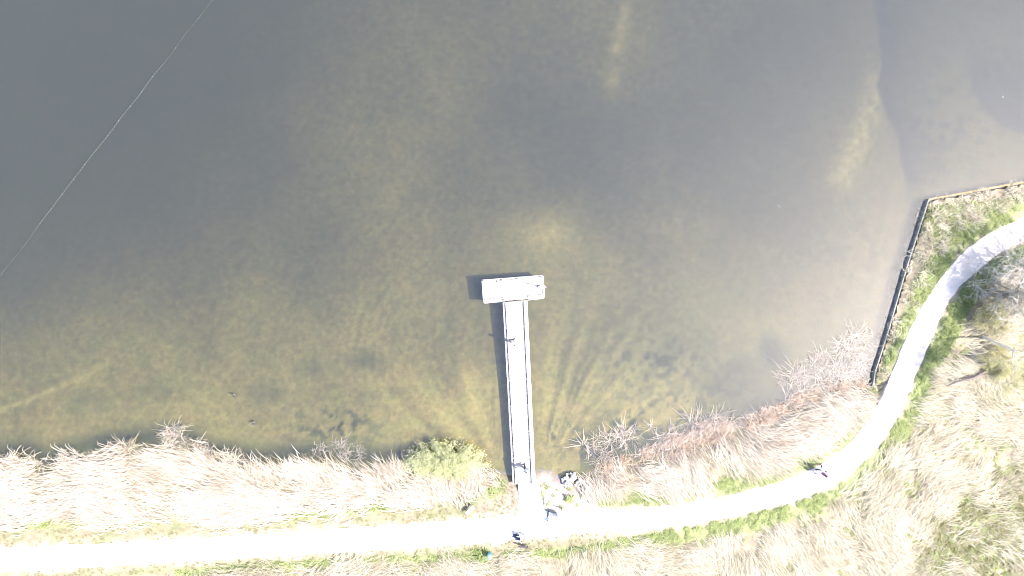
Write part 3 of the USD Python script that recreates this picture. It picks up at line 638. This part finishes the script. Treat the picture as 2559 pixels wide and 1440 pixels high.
# ---------------------------------------------------------------- buoy line
bl = thing('buoy_line', 'long rope of small pale floats crossing the deep water at top left', 'buoy line')
BL = [(660, -170), (595, -83), (531, 0), (497, 44), (450, 104), (408, 160), (362, 218), (318, 276), (262, 348), (196, 432), (140, 506), (85, 580), (40, 640), (8, 680), (-40, 745), (-110, 835)]
bw = dense(BL, 4.0)
bw = np.array([P(a, b, 0.0) for a, b in bw])
bw[:, :2] += 0.03 * np.c_[np.sin(np.arange(len(bw)) * 0.21), np.cos(np.arange(len(bw)) * 0.17)]
bw[:, 2] = 0.012
part(bl, 'rope', tube(bw, 0.011, 5), 'rope', True)
sph = trimesh.creation.icosphere(1, 1.0)
ln = LineString(bw[:, :2]); s = 0.2
k = 0
while s < ln.length:
    f = ln.interpolate(s); pxx = f.x * PPM + 1279.5; pyy = 720 - f.y * PPM
    k += 1
    s += 0.33
    if -8 < pxx < 540 and -6 < pyy < 700:
        if (pyy < 160 and not 28 < pyy < 52) or (575 < pyy < 672):
            if k % 4: continue
        r_ = 0.025 + 0.016 * ((k * 7) % 5 == 0) + 0.010 * (150 < pyy < 560)
        q = sph.copy(); q.apply_scale((r_ * 1.3, r_, r_)); q.apply_transform(trimesh.transformations.rotation_matrix(0.92, (0, 0, 1))); q.apply_translation((f.x, f.y, 0.02))
        part(bl, 'float', q, 'float_white', True)

# floating bits
def scrap(px_, py_, L, w, rz, label):
    v = np.array([[-.5, -.25], [-.2, -.5], [.3, -.4], [.5, 0], [.25, .5], [-.3, .42]]) * [L, w]
    m = trimesh.creation.extrude_polygon(Polygon(v), 0.03, engine='earcut'); m.apply_transform(trimesh.transformations.rotation_matrix(rz, (0, 0, 1)))
    m.apply_translation((*P(px_, py_)[:2], -0.005))
    tag(part(None, 'floating_scrap', m, 'scrap_white'), label, 'debris')
scrap(1947.5, 515.5, 0.34, 0.08, math.radians(-43), 'thin white sliver floating alone on the water left of the wall corner')
scrap(2506, 243, 0.17, 0.13, 0.5, 'larger pale scrap floating near the right edge above the wall')
scrap(2530, 256, 0.13, 0.10, 0.9, 'fainter pale scrap just right of the larger one near the right edge')
scrap(656, 82, 0.12, 0.09, 0.2, 'tiny pale speck floating on the deep water right of the buoy line')

# ---------------------------------------------------------------- ducks
def duck(px_, py_, rz, label, scale=1.0):
    d = thing('duck', label, 'duck', P(px_, py_, 0.0), rz, 'ducks on the shallows')
    S = scale
    body = fuse([hull(((-0.15, 0, 0.05), 0.05), ((0.0, 0, 0.05), (0.11, 0.085, 0.075)), ((0.11, 0, 0.05), 0.055)), hull(((-0.15, 0, 0.06), 0.04), ((-0.22, 0, 0.10), 0.015)),
                 hull(((0.11, 0, 0.08), 0.04), ((0.15, 0, 0.16), 0.03)), hull(((0.15, 0, 0.175), 0.042), ((0.18, 0, 0.172), 0.033))], 0.02, 4)
    body.apply_scale(S)
    part(d, 'body', body, 'duck_dark', True)
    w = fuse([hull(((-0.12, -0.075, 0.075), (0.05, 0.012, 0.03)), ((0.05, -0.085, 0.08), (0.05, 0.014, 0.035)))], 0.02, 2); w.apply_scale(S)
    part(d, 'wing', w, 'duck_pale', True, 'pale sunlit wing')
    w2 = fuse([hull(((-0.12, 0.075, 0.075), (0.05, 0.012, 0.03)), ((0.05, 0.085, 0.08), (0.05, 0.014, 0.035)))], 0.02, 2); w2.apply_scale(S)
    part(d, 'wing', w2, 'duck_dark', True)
    b = fuse([hull(((0.20, 0, 0.168), 0.013), ((0.245, 0, 0.160), (0.008, 0.012, 0.005)))], 0.02, 0); b.apply_scale(S)
    part(d, 'beak', b, 'beak', True)
duck(585.5, 989, math.radians(170), 'small dark duck on open shallows, farther from the reeds')
duck(635.5, 1058.5, math.radians(195), 'dark duck with a pale wing nearer the left reed bed', 1.1)

# ---------------------------------------------------------------- boulders
RK = [(1200, 440, .26), (1110, 520, .24), (1120, 615, .25), (1190, 670, .24), (1290, 560, .30), (1345, 680, .27), (1430, 400, .28), (1490, 335, .25), (1370, 310, .16), (1510, 445, .24), (1400, 510, .25), (1610, 640, .22), (1570, 750, .2),
      (1710, 575, .2), (1730, 690, .22), (1865, 630, .22), (1880, 720, .22), (1650, 770, .16), (1860, 800, .16), (1300, 775, .2), (1230, 800, .15), (1240, 330, .15)]
RKL = {7: 'topmost pale boulder of the heap, nearest the lake', 2: 'pale boulder at the left end of the heap facing the jetty', 16: 'pale boulder at the right end of the heap toward the reeds', 4: 'large pale boulder in the middle of the heap',
       19: 'pale boulder at the lower left foot of the heap', 18: 'small pale boulder at the lower right corner of the heap'}
for k, (a, b, r_) in enumerate(RK):
    g = G(1330 + a / 14.4, 1160 + b / 14.4)
    m = trimesh.creation.icosphere(2, 1.0)
    m.vertices *= (0.8 + 0.45 * meshkit.fbm(m.vertices * 1.3 + k * 7.0, 3, k))[:, None]
    dirs = rng.normal(size=(7, 3)); dirs /= np.linalg.norm(dirs, axis=1, keepdims=True)
    for d in dirs:                       # flat broken faces
        over = np.clip(m.vertices @ d - 0.72, 0, None)
        m.vertices -= over[:, None] * d
    m.apply_scale(np.array([1.0, 0.85, 0.8]) * 0.85 * r_ * rng.uniform(0.9, 1.1, 3))
    m.apply_transform(trimesh.transformations.rotation_matrix(rng.uniform(0, 6), (0, 0, 1)))
    z = max(g[2], 0.1) + r_ * 0.45 + (0.28 if 1150 < a < 1520 and 380 < b < 720 else 0.0)
    m.apply_translation((g[0], g[1], z))
    tag(part(None, 'boulder', m, 'rock', 35), RKL.get(k, 'pale broken boulder in the small heap right of the jetty foot'), 'boulder', 'boulders heaped beside the jetty foot')

# ---------------------------------------------------------------- trees and shrubs
def branching(base, height, seed, stems, spread, levels=4, lean=(0, 0), r0=0.12, twist=0.5):
    """Limbs grow, fork and thin. Returns (trunk tubes, limb tubes, twig tubes, twig ends)."""
    r = np.random.default_rng(seed)
    trunk, limbs, twigs, ends = [], [], [], []
    def grow(p, d, L, rad, lev):
        n = 4
        c = [p]
        for i in range(n):
            d = d + r.normal(0, 0.10 + 0.04 * lev, 3) + np.array([0, 0, 0.05]); d /= np.linalg.norm(d)
            c.append(c[-1] + d * L / n)
        c = np.array(c)
        c[:, 2] = np.maximum(c[:, 2], 0.02)
        rr = np.maximum(np.linspace(rad, rad * 0.6, n + 1), 0.008)
        (trunk if lev == 0 else limbs if lev <= 1 else twigs).append(tube(c, rr, 7 if lev == 0 else 5 if lev == 1 else 3))
        if lev >= levels - 1:
            ends.extend(c[1:])
        if lev < levels:
            for k in range(r.integers(3, 6) if lev < 2 else r.integers(3, 5)):
                t = r.uniform(0.35, 1.0)
                q = c[0] + 0 * c[0]; j = min(int(t * n), n - 1); q = c[j] + (c[j + 1] - c[j]) * (t * n - j if t < 1 else 1)
                u = r.normal(size=3); u -= u @ d * d; u /= np.linalg.norm(u)
                a = r.uniform(0.4, 0.95)
                grow(q, d * math.cos(a) + u * math.sin(a), L * r.uniform(0.5, 0.78), rad * 0.55, lev + 1)
    for k in range(stems):
        a = r.uniform(0, 2 * np.pi)
        d = np.array([math.cos(a) * spread + lean[0], math.sin(a) * spread + lean[1], 1.0]); d /= np.linalg.norm(d)
        grow(np.r_[r.normal(0, 0.12 * (stems > 1), 2), 0.0], d, height * r.uniform(0.38, 0.5), r0 * r.uniform(0.7, 1.1), 0)
    return trunk, limbs, twigs, np.array(ends)

def leaves(pts_, n, size, seed, spread=0.12):
    r = np.random.default_rng(seed)
    c = pts_[r.integers(0, len(pts_), n)] + r.normal(0, spread, (n, 3))
    d = r.normal(size=(n, 3)); d /= np.linalg.norm(d, axis=1, keepdims=True)
    u = r.normal(size=(n, 3)); u -= (u * d).sum(1, keepdims=True) * d; u /= np.linalg.norm(u, axis=1, keepdims=True)
    L = size * r.uniform(0.6, 1.3, (n, 1)); W = L * 0.42
    V = np.stack([c - d * L / 2, c + u * W / 2, c + d * L / 2, c - u * W / 2], 1).reshape(-1, 3)
    i = np.arange(n)[:, None] * 4
    return trimesh.Trimesh(V, np.vstack([i + [0, 1, 2], i + [0, 2, 3]]), process=False)

def tree(name, label, cat_, px_, py_, height, seed, stems, spread, leaf=None, levels=4, lean=(0, 0), r0=0.12, group=None, bark='bark', twig='twig', nleaf=0, size=0.06):
    g = G(px_, py_)
    t = thing(name, label, cat_, (g[0], g[1], g[2] - 0.05), 0, group)
    trunk, limbs, twigs, ends = branching(None, height, seed, stems, spread, levels, lean, r0)
    for m in trunk:
        part(t, 'trunk' if stems == 1 else 'stem', m, bark, True)
    part(t, 'limbs', cat(limbs), bark, True)
    cr = part(t, 'twigs', cat(twigs), twig)
    if nleaf:
        part(t, 'foliage', leaves(ends, nleaf, size, seed + 1), leaf)
    print(name, 'tris', sum(len(m.faces) for m in trunk + limbs + twigs))
tree('budding_tree', 'tall slender tree just coming into yellow-green bud, its shadow crossing the path', 'tree', 2452, 842, 10.5, 51, 1, 0.10, 'bud_leaf', 5, (0.05, -0.06), 0.085, nleaf=14000, size=0.085)
tree('bare_tree', 'leafless multi-stemmed tree at the right edge shading the path bend', 'tree', 2530, 735, 8.5, 52, 6, 0.45, 'bud_leaf', 5, (-0.15, 0.05), 0.11, nleaf=4000, size=0.09)
tree('bare_tree', 'leafless tree just past the right edge whose twig shadow mottles the path', 'tree', 2575, 672, 9.0, 57, 5, 0.40, 'bud_leaf', 5, (-0.1, 0), 0.11, nleaf=4000, size=0.09)
tree('bare_shrub', 'grey leafless thicket shrub nearest the inner edge of the path bend', 'shrub', 2440, 706, 3.2, 53, 7, 0.8, None, 3, r0=0.02)
tree('bare_shrub', 'grey leafless thicket shrub higher up the bend, nearer the right edge', 'shrub', 2482, 668, 3.4, 54, 7, 0.8, None, 3, r0=0.02)
tree('budding_shrub', 'yellow-green budding shrub at the right edge amid dry grass', 'shrub', 2464, 792, 3.2, 55, 9, 0.8, 'bud_leaf', 3, r0=0.03, nleaf=9000, size=0.10)
tree('budding_shrub', 'yellow-green budding shrub at the right edge below the slender tree', 'shrub', 2484, 900, 2.8, 56, 9, 0.9, 'bud_leaf', 3, r0=0.03, nleaf=8000, size=0.10)
# the rounded green shrub at the water's edge
g = G(1118, 1150)
sh = thing('willow_shrub', 'rounded pale green shrub at the water edge left of the jetty', 'shrub', (g[0], g[1], 0.15))
r = np.random.default_rng(77)
st, tw, ends = [], [], []
for k in range(150):
    a = r.uniform(0, 2 * np.pi)
    rx, ry, rzz = 3.9, 1.85, 2.2
    u = r.uniform(0.0, 1.0) ** 0.55
    tip = np.array([rx * u * math.cos(a), ry * u * math.sin(a) + 0.15, rzz * math.sqrt(max(0.04, 1 - u * u)) * r.uniform(0.7, 1.08)])
    tip *= 0.85 + 0.3 * meshkit.noise(np.array([[math.cos(a) * 1.7 + 5, math.sin(a) * 1.7 + 5, 0.5]]), 3)[0]
    b = np.r_[r.normal(0, 0.5), r.normal(0, 0.25), 0.0]
    c = np.array([b, b * 0.6 + tip * 0.4 + [0, 0, 0.25], b * 0.15 + tip * 0.85 + [0, 0, 0.08], tip])
    (st if k < 14 else tw).append(tube(c, np.array([0.03, 0.02, 0.011, 0.005]), 4))
    for t in np.linspace(0.45, 1, 7):
        q = c[1] + (c[3] - c[1]) * t
        ends.append(q)
        for j in range(2):
            e = q + r.normal(0, 0.16, 3); tw.append(tube(np.array([q, (q + e) / 2 + [0, 0, .02], e]), [0.006, 0.005, 0.003], 3)); ends.append(e)
ends = np.array(ends); ends[:, 2] = np.maximum(ends[:, 2], 0.1)
for m in st:
    part(sh, 'stem', m, 'bark', True)
part(sh, 'twigs', cat(tw), 'twig')
part(sh, 'foliage', leaves(ends, 17000, 0.135, 78, 0.16), 'shrub_leaf')
# leafy plants that stand apart
def plant(px_, py_, size, h, seed, label, n=110):
    g_ = G(px_, py_)
    t = thing('leafy_plant', label, 'plant', (g_[0], g_[1], g_[2] - 0.02))
    part(t, 'leaves', tuft(n, size, h, seed), 'green_blade')
    part(t, 'stem', tube(np.array([[0, 0, 0], [0.02, 0.01, h * .5], [0.0, 0.02, h * .9]]), [0.015, 0.012, 0.006], 5), 'olive_blade', True)
plant(1424, 1247, 0.40, 0.45, 401, 'bright green leafy plant standing alone below the boulders')
plant(1202, 1390, 0.55, 0.45, 402, 'bright green leafy plant beside the round litter bin', 160)
plant(1356, 1236, 0.22, 0.3, 403, 'small green sprout at the foot of the dark signpost', 50)
plant(1404, 1268, 0.22, 0.3, 404, 'small green sprout at the foot of the short stake', 50)
plant(2308, 948, 0.4, 0.5, 405, 'dark green leafy plant on the right verge of the path bend')
# fallen branch
g1, g2 = G(2358, 962), G(2455, 927)
fb = thing('fallen_branch', 'dark fallen branch lying in the dry grass right of the path', 'branch', (0, 0, 0))
t = np.linspace(0, 1, 9)[:, None]
c = g1 * (1 - t) + g2 * t + np.c_[0 * t, 0.10 * np.sin(t * 7), 0.62 + 0.12 * np.sin(t * 5)]
part(fb, 'bough', tube(c, np.linspace(0.06, 0.13, 9), 7), 'dark_bark', True)
for k in range(16):
    j = rng.integers(1, 8); e = c[j] + np.r_[rng.normal(0, 0.35, 2), rng.uniform(-0.1, 0.25)]
    part(fb, 'side_twig', tube(np.array([c[j], (c[j] + e) / 2 + [0, 0, .04], e]), [0.035, 0.022, 0.01], 4), 'dark_bark', True)

# ---------------------------------------------------------------- posts, signs, bin
def signpost():
    g = G(1357, 1239)
    t = thing('signpost', 'dark slim signpost with a narrow panel right of the path spur', 'sign', (*g[:2], g[2] - 0.02), math.radians(70))
    part(t, 'post', cyl(0.035, 2.55, (0, 0, 0), 10), 'pole_dark', 40)
    part(t, 'sign_panel', box(0.30, 0.025, 0.75, (0, 0.048, 2.05), 0, 0.006), 'pole_dark')
    part(t, 'fixing', cat([box(0.08, 0.03, 0.03, (0, 0.028, 1.85)), box(0.08, 0.03, 0.03, (0, 0.028, 2.25))]), 'grey_metal')
signpost()
g = G(1403, 1269)
t = thing('stake', 'short dark wooden stake among weeds right of the junction', 'post', (*g[:2], g[2] - 0.02))
part(t, 'post', cyl(0.04, 1.0, (0, 0, 0), 9, 0.035), 'dark_timber', 40)
part(t, 'pointed_top', cyl(0.036, 0.07, (0, 0, 1.0), 9, 0.006), 'dark_timber', 40)
g = G(1392, 1286)
t = thing('totem_sign', 'upright narrow totem board on the path edge that throws a leaf-shaped shadow', 'sign', (*g[:2], g[2]), math.radians(90))
prof = [(-0.17, 0.0), (0.17, 0.0), (0.30, 0.45), (0.32, 0.95), (0.22, 1.5), (0.0, 2.0), (-0.2, 1.5), (-0.28, 0.95), (-0.26, 0.45)]
m = trimesh.creation.extrude_polygon(Polygon(prof), 0.05, engine='earcut'); m.apply_transform(trimesh.transformations.rotation_matrix(math.pi / 2, (1, 0, 0))); m.apply_translation((0, 0.025, 0.02))
part(t, 'board', m, 'board_pink')
part(t, 'foot_plate', box(0.5, 0.22, 0.03, (0, 0, 0.015), 0, 0.005), 'grey_metal')
part(t, 'trim', cat([box(0.03, 0.06, 0.9, (-0.285, 0, 0.72)), box(0.03, 0.06, 0.9, (0.322, 0, 0.72))]), 'grey_metal')
g = G(1176, 1270)
t = thing('lectern_panel', 'cream slanted information panel on short posts in the mown grass', 'information panel', (*g[:2], g[2]), math.radians(48))
m = box(0.92, 0.30, 0.045, (0, 0, 0), 0, 0.01); m.apply_transform(trimesh.transformations.rotation_matrix(math.radians(-16), (1, 0, 0))); m.apply_translation((0, 0, 0.66))
part(t, 'panel', m, 'panel_cream')
for sx in (-0.32, 0.32):
    part(t, 'post', box(0.07, 0.07, 0.62, (sx, 0, 0.31), 0, 0.008), 'dark_timber')
part(t, 'apron_board', box(0.80, 0.03, 0.36, (0, 0.052, 0.42), 0, 0.006), 'dark_timber')
g = G(1224, 1384)
t = thing('litter_bin', 'round teal litter bin with a pale blue lid beside the lower verge', 'litter bin', (*g[:2], g[2]))
part(t, 'body', cyl(0.21, 0.74, (0, 0, 0), 20, 0.23), 'teal_plastic', 40)
part(t, 'rim', cat([cyl(0.245, 0.05, (0, 0, 0.742), 20)]), 'teal_plastic', 40)
part(t, 'lid', trimesh.Trimesh(*(lambda s_: (s_.vertices * [0.225, 0.225, 0.10] + [0, 0, 0.79], s_.faces))(trimesh.creation.icosphere(2, 1.0)), process=False), 'pale_teal', True)
g = G(1457, 1371)
t = thing('marker_post', 'thin pale blue marker post in the weeds below the path', 'post', (*g[:2], g[2] - 0.02))
part(t, 'post', box(0.09, 0.06, 1.15, (0, 0, 0.57), 0.3, 0.01), 'pale_teal')
part(t, 'plaque', box(0.13, 0.02, 0.22, (0.012, -0.042, 0.98), 0.3, 0.004), 'white_paint')
part(t, 'cap', box(0.11, 0.08, 0.03, (0, 0, 1.163), 0.3, 0.008), 'white_paint')

# ---------------------------------------------------------------- people
def person(label, at, rz, top, trousers, hair, stride=0.25, arms='swing', long_hair=False, height=1.72, hold=None):
    """Faces +x. One continuous body, clothes and hair as parts."""
    t = thing('person', label, 'person', at, rz)
    k = height / 1.72
    V = lambda *p: np.array(p) * k
    hip, sho = 0.90, 1.42
    legs = []
    for s, ph in ((1, 1), (-1, -1)):
        x = stride * ph
        h_ = V(0.0, 0.09 * s, hip); kn = V(x * 0.55 + 0.04, 0.095 * s, 0.49); an = V(x - (0.06 if ph < 0 else 0), 0.10 * s, 0.09 + (0.05 if ph < 0 and stride > .1 else 0)); toe = an + V(0.16, 0.01 * s, -0.055)
        legs.append((h_, kn, an, toe))
    armz = []
    for s, ph in ((1, -1), (-1, 1)):
        S_ = V(0.0, 0.185 * s, sho - 0.02)
        if arms == 'push':
            E = V(0.10, 0.21 * s, 1.13); W = V(0.36, 0.17 * s, 1.04)
        elif arms == 'rest':
            E = V(-0.03, 0.25 * s, 1.13); W = V(0.10, 0.24 * s, 0.92)
        else:
            E = V(-0.04 + 0.12 * ph * stride / .25, 0.235 * s, 1.13); W = V(0.04 + 0.24 * ph * stride / .25, 0.235 * s, 0.90)
        armz.append((S_, E, W, s))
    torso = [hull((V(0, 0.07, hip), 0.105 * k), (V(0, -0.07, hip), 0.105 * k), (V(0.01, 0.06, 1.10), 0.095 * k), (V(0.01, -0.06, 1.10), 0.095 * k)),
             hull((V(0.01, 0.06, 1.10), 0.095 * k), (V(0.01, -0.06, 1.10), 0.095 * k), (V(0.0, 0.09, 1.33), 0.098 * k), (V(0.0, -0.09, 1.33), 0.098 * k)),
             hull((V(0.0, 0.09, 1.33), 0.098 * k), (V(0.0, -0.09, 1.33), 0.098 * k), (V(0, 0.15, sho), 0.058 * k), (V(0, -0.15, sho), 0.058 * k), (V(0, 0, sho + 0.03), 0.06 * k))]
    head = [hull((V(0, 0, sho), 0.055 * k), (V(0.02, 0, 1.52), 0.052 * k)), hull((V(0.02, 0, 1.625), (0.095 * k, 0.075 * k, 0.10 * k)), (V(0.055, 0, 1.545), 0.042 * k), sub=2),
            hull((V(0.112, 0, 1.615), 0.012 * k), (V(0.128, 0, 1.59), 0.014 * k)), hull((V(0.01, 0.078, 1.61), (0.02 * k, 0.01 * k, 0.03 * k))), hull((V(0.01, -0.078, 1.61), (0.02 * k, 0.01 * k, 0.03 * k))),
            hull((V(0.098, 0.018, 1.558), 0.009 * k), (V(0.098, -0.018, 1.558), 0.009 * k))]
    limb = []
    for h_, kn, an, toe in legs:
        limb += [hull((h_, 0.092 * k), (kn, 0.058 * k)), hull((kn, 0.058 * k), (an, 0.038 * k)), hull((an + V(-0.04, 0, -0.045), 0.038 * k), (an, 0.036 * k), (toe, 0.032 * k))]
    for S_, E, W, s in armz:
        limb += [hull((S_, 0.054 * k), (E, 0.040 * k)), hull((E, 0.040 * k), (W, 0.028 * k))]
        f = (W - E) / np.linalg.norm(W - E); side = np.cross(f, [0, s, 0.3]); side /= np.linalg.norm(side)
        palm = W + f * 0.075 * k
        limb.append(hull((W, 0.024 * k), (palm + side * 0.028 * k, 0.014 * k), (palm - side * 0.028 * k, 0.014 * k)))
        inw = np.cross(f, side) * -s
        for j, (o, L) in enumerate(((0.030, 0.068), (0.010, 0.078), (-0.010, 0.072), (-0.030, 0.055))):
            a = palm + side * o * k; b = a + (f * 0.8 + inw * 0.25) * L * 0.55 * k; c_ = b + (f * 0.5 + inw * 0.6) * L * 0.5 * k
            limb += [hull((a, 0.0095 * k), (b, 0.009 * k)), hull((b, 0.009 * k), (c_, 0.008 * k))]
        a = W + f * 0.02 * k + side * 0.026 * k; b = a + (f * 0.6 + side * 0.75) * 0.04 * k; c_ = b + (f * 0.9 + inw * 0.3) * 0.03 * k
        limb += [hull((a, 0.012 * k), (b, 0.010 * k)), hull((b, 0.010 * k), (c_, 0.009 * k))]
    part(t, 'body', fuse(torso + head + limb, 0.022, 4), 'skin', True)
    g_ = 0.014 * k
    coat = [hull((V(0, 0.07, hip - 0.03), 0.105 * k + g_), (V(0, -0.07, hip - 0.03), 0.105 * k + g_), (V(0.01, 0.06, 1.10), 0.098 * k + g_), (V(0.01, -0.06, 1.10), 0.098 * k + g_)),
            hull((V(0.01, 0.06, 1.10), 0.098 * k + g_), (V(0.01, -0.06, 1.10), 0.098 * k + g_), (V(0.0, 0.09, 1.33), 0.098 * k + g_), (V(0.0, -0.09, 1.33), 0.098 * k + g_)),
            hull((V(0.0, 0.09, 1.33), 0.098 * k + g_), (V(0.0, -0.09, 1.33), 0.098 * k + g_), (V(0, 0.15, sho), 0.058 * k + g_), (V(0, -0.15, sho), 0.058 * k + g_), (V(0, 0, sho + 0.02), 0.056 * k + g_))]
    for S_, E, W, s in armz:
        coat += [hull((S_, 0.054 * k + g_), (E, 0.043 * k + g_)), hull((E, 0.043 * k + g_), (W, 0.034 * k + g_))]
    part(t, 'top', fuse(coat, 0.035, 4), top, True)
    pants = [hull((V(0, 0.07, hip), 0.108 * k + g_ * .6), (V(0, -0.07, hip), 0.108 * k + g_ * .6), (V(0, 0, hip - 0.08), 0.10 * k))]
    for h_, kn, an, toe in legs:
        pants += [hull((h_, 0.092 * k + g_), (kn, 0.062 * k + g_)), hull((kn, 0.062 * k + g_), (an, 0.05 * k + g_))]
    part(t, 'trousers', fuse(pants, 0.035, 4), trousers, True)
    for h_, kn, an, toe in legs:
        part(t, 'shoe', fuse([hull((an + V(-0.04, 0, -0.045), 0.046 * k), (an + V(0, 0, -0.01), 0.044 * k), (toe, 0.038 * k))], 0.03, 3), 'cloth_black', True)
    hr = [hull((V(-0.012, 0, 1.655), (0.098 * k, 0.084 * k, 0.088 * k)), (V(-0.04, 0, 1.59), 0.07 * k), sub=2)]
    if long_hair:
        hr.append(hull((V(-0.05, 0, 1.60), 0.07 * k), (V(-0.085, 0, 1.40), (0.03 * k, 0.07 * k, 0.04 * k))))
    part(t, 'hair', fuse(hr, 0.025, 3), hair, True)
    for s in (1, -1):
        part(t, 'eye', trimesh.Trimesh(ball_points(V(0.108, 0.032 * s, 1.632), 0.011 * k), trimesh.creation.icosphere(1).faces, process=False), 'eye', True)
    return t
pt = PATH_Z
person('person in a white top and pale trousers walking along the middle of the jetty', P(1287, 856, DECK), math.radians(80), 'cloth_white', 'cloth_grey', 'hair_grey', 0.2, 'rest')
person('person with dark hair and pale grey jacket at the shore end of the jetty', P(1314.5, 1168, DECK), math.radians(95), 'cloth_grey', 'cloth_black', 'hair_dark', 0.22)
person('person in navy with pale jacket walking where the jetty spur meets the path', P(1368, 1289, pt), math.radians(60), 'cloth_blue', 'cloth_navy', 'hair_grey', 0.27)
person('person in a pale top pushing a navy pushchair along the path', P(1303, 1337, pt), math.radians(172), 'cloth_white', 'cloth_blue', 'hair_brown', 0.22, 'push')
person('person in a white top walking on the bend, nearest the reeds of the two', P(2044, 1167, pt), math.radians(28), 'cloth_white', 'cloth_black', 'hair_brown', 0.28)
person('person in a purple jacket walking on the bend beside a person in white', P(2046, 1178, pt), math.radians(28), 'cloth_purple', 'cloth_white', 'hair_dark', 0.26, long_hair=True)

# pushchair
c = P(1291, 1336, pt)
pc = thing('pushchair', 'navy hooded pushchair being pushed along the lower edge of the path', 'pushchair', c, math.radians(172))
part(pc, 'seat', fuse([hull(((-0.12, 0, 0.52), (0.08, 0.19, 0.05)), ((0.16, 0, 0.44), (0.08, 0.19, 0.05))), hull(((-0.14, 0, 0.52), (0.05, 0.19, 0.05)), ((-0.26, 0, 0.86), (0.04, 0.18, 0.05))), hull(((0.18, 0, 0.42), (0.05, 0.17, 0.04)), ((0.30, 0, 0.26), (0.05, 0.16, 0.03)))], 0.05, 3), 'cloth_navy', True)
part(pc, 'hood', fuse([hull(((-0.26, 0, 0.86), (0.06, 0.21, 0.08)), ((-0.08, 0, 0.98), (0.10, 0.21, 0.06)), ((0.08, 0, 0.92), (0.06, 0.20, 0.05)))], 0.05, 3), 'cloth_navy', True)
for s in (-1, 1):
    part(pc, 'frame', cat([tube(np.array([[-0.60, .21 * s, 1.02], [-0.30, .22 * s, 0.70], [0.10, .22 * s, 0.40], [0.34, .20 * s, 0.14]]), 0.015, 6), tube(np.array([[-0.05, .22 * s, 0.52], [-0.24, .23 * s, 0.26], [-0.32, .24 * s, 0.12]]), 0.015, 6)]), 'grey_metal', True)
part(pc, 'handlebar', tube(np.array([[-0.60, -.21, 1.02], [-0.63, -.1, 1.035], [-0.63, .1, 1.035], [-0.60, .21, 1.02]]), 0.018, 6), 'rubber', True)
for x, y, r_ in ((-0.32, .265, .13), (-0.32, -.265, .13), (0.34, .225, .09), (0.34, -.225, .09)):
    w_ = trimesh.creation.torus(r_ - 0.02, 0.02, 16, 8); w_.apply_transform(trimesh.transformations.rotation_matrix(math.pi / 2, (1, 0, 0))); w_.apply_translation((x, y, r_))
    wp = part(pc, 'wheel', w_, 'rubber', True)
    h_ = trimesh.creation.cylinder(0.03, 0.03, sections=10); h_.apply_transform(trimesh.transformations.rotation_matrix(math.pi / 2, (1, 0, 0))); h_.apply_translation((x, y, r_))
    part(wp, 'hub', cat([h_] + [tube(np.array([[x, y, r_], [x + (r_ - .02) * math.cos(a), y, r_ + (r_ - .02) * math.sin(a)]]), 0.006, 4) for a in np.linspace(0, 2 * np.pi, 7)[:-1]]), 'grey_metal')
part(pc, 'basket', box(0.34, 0.36, 0.14, (-0.06, 0, 0.25), 0, 0.02), 'cloth_black')

# dog
g = G(1311, 1363)
dg = thing('dog', 'black dog standing on the verge below the pushchair', 'dog', (g[0], g[1], g[2] + 0.01), math.radians(165))
B = [hull(((0.20, 0, 0.46), (0.11, 0.10, 0.13)), ((-0.02, 0, 0.47), (0.11, 0.09, 0.105))), hull(((-0.02, 0, 0.47), (0.11, 0.09, 0.105)), ((-0.25, 0, 0.48), (0.09, 0.085, 0.095))),
     hull(((0.24, 0, 0.52), (0.08, 0.075, 0.09)), ((0.38, 0, 0.66), 0.065)), hull(((0.42, 0, 0.69), (0.085, 0.068, 0.07)), ((0.47, 0, 0.68), 0.052)), hull(((0.49, 0, 0.67), 0.042), ((0.58, 0, 0.65), 0.028)),
     hull(((0.39, 0.055, 0.72), 0.02), ((0.39, 0.085, 0.64), (0.022, 0.008, 0.03))), hull(((0.39, -0.055, 0.72), 0.02), ((0.39, -0.085, 0.64), (0.022, 0.008, 0.03))),
     hull(((-0.31, 0, 0.52), 0.035), ((-0.44, 0.02, 0.50), 0.026)), hull(((-0.44, 0.02, 0.50), 0.026), ((-0.58, 0.05, 0.42), 0.014))]
for s in (1, -1):
    fx = 0.04 * s
    B += [hull(((0.21, 0.075 * s, 0.42), 0.06), ((0.20 + fx, 0.08 * s, 0.28), 0.035)), hull(((0.20 + fx, 0.08 * s, 0.28), 0.032), ((0.21 + fx, 0.08 * s, 0.05), 0.024)), hull(((0.21 + fx, 0.08 * s, 0.03), 0.028), ((0.25 + fx, 0.08 * s, 0.025), 0.024)),
          hull(((-0.25, 0.07 * s, 0.44), (0.085, 0.05, 0.10)), ((-0.20 - fx, 0.08 * s, 0.29), 0.04)), hull(((-0.20 - fx, 0.08 * s, 0.29), 0.037), ((-0.33 - fx, 0.08 * s, 0.19), 0.026)), hull(((-0.33 - fx, 0.08 * s, 0.19), 0.025), ((-0.31 - fx, 0.08 * s, 0.04), 0.022)),
          hull(((-0.31 - fx, 0.08 * s, 0.03), 0.028), ((-0.27 - fx, 0.08 * s, 0.025), 0.024))]
part(dg, 'body', fuse(B, 0.03, 3), 'dog_fur', True)
cl = trimesh.creation.torus(0.078, 0.012, 16, 6); cl.apply_transform(trimesh.transformations.rotation_matrix(0.85, (0, 1, 0))); cl.apply_translation((0.325, 0, 0.605))
part(dg, 'collar', cl, 'cloth_purple', True)
for s in (1, -1):
    part(dg, 'eye', trimesh.Trimesh(ball_points((0.485, 0.036 * s, 0.705), 0.010), trimesh.creation.icosphere(1).faces, process=False), 'eye', True)
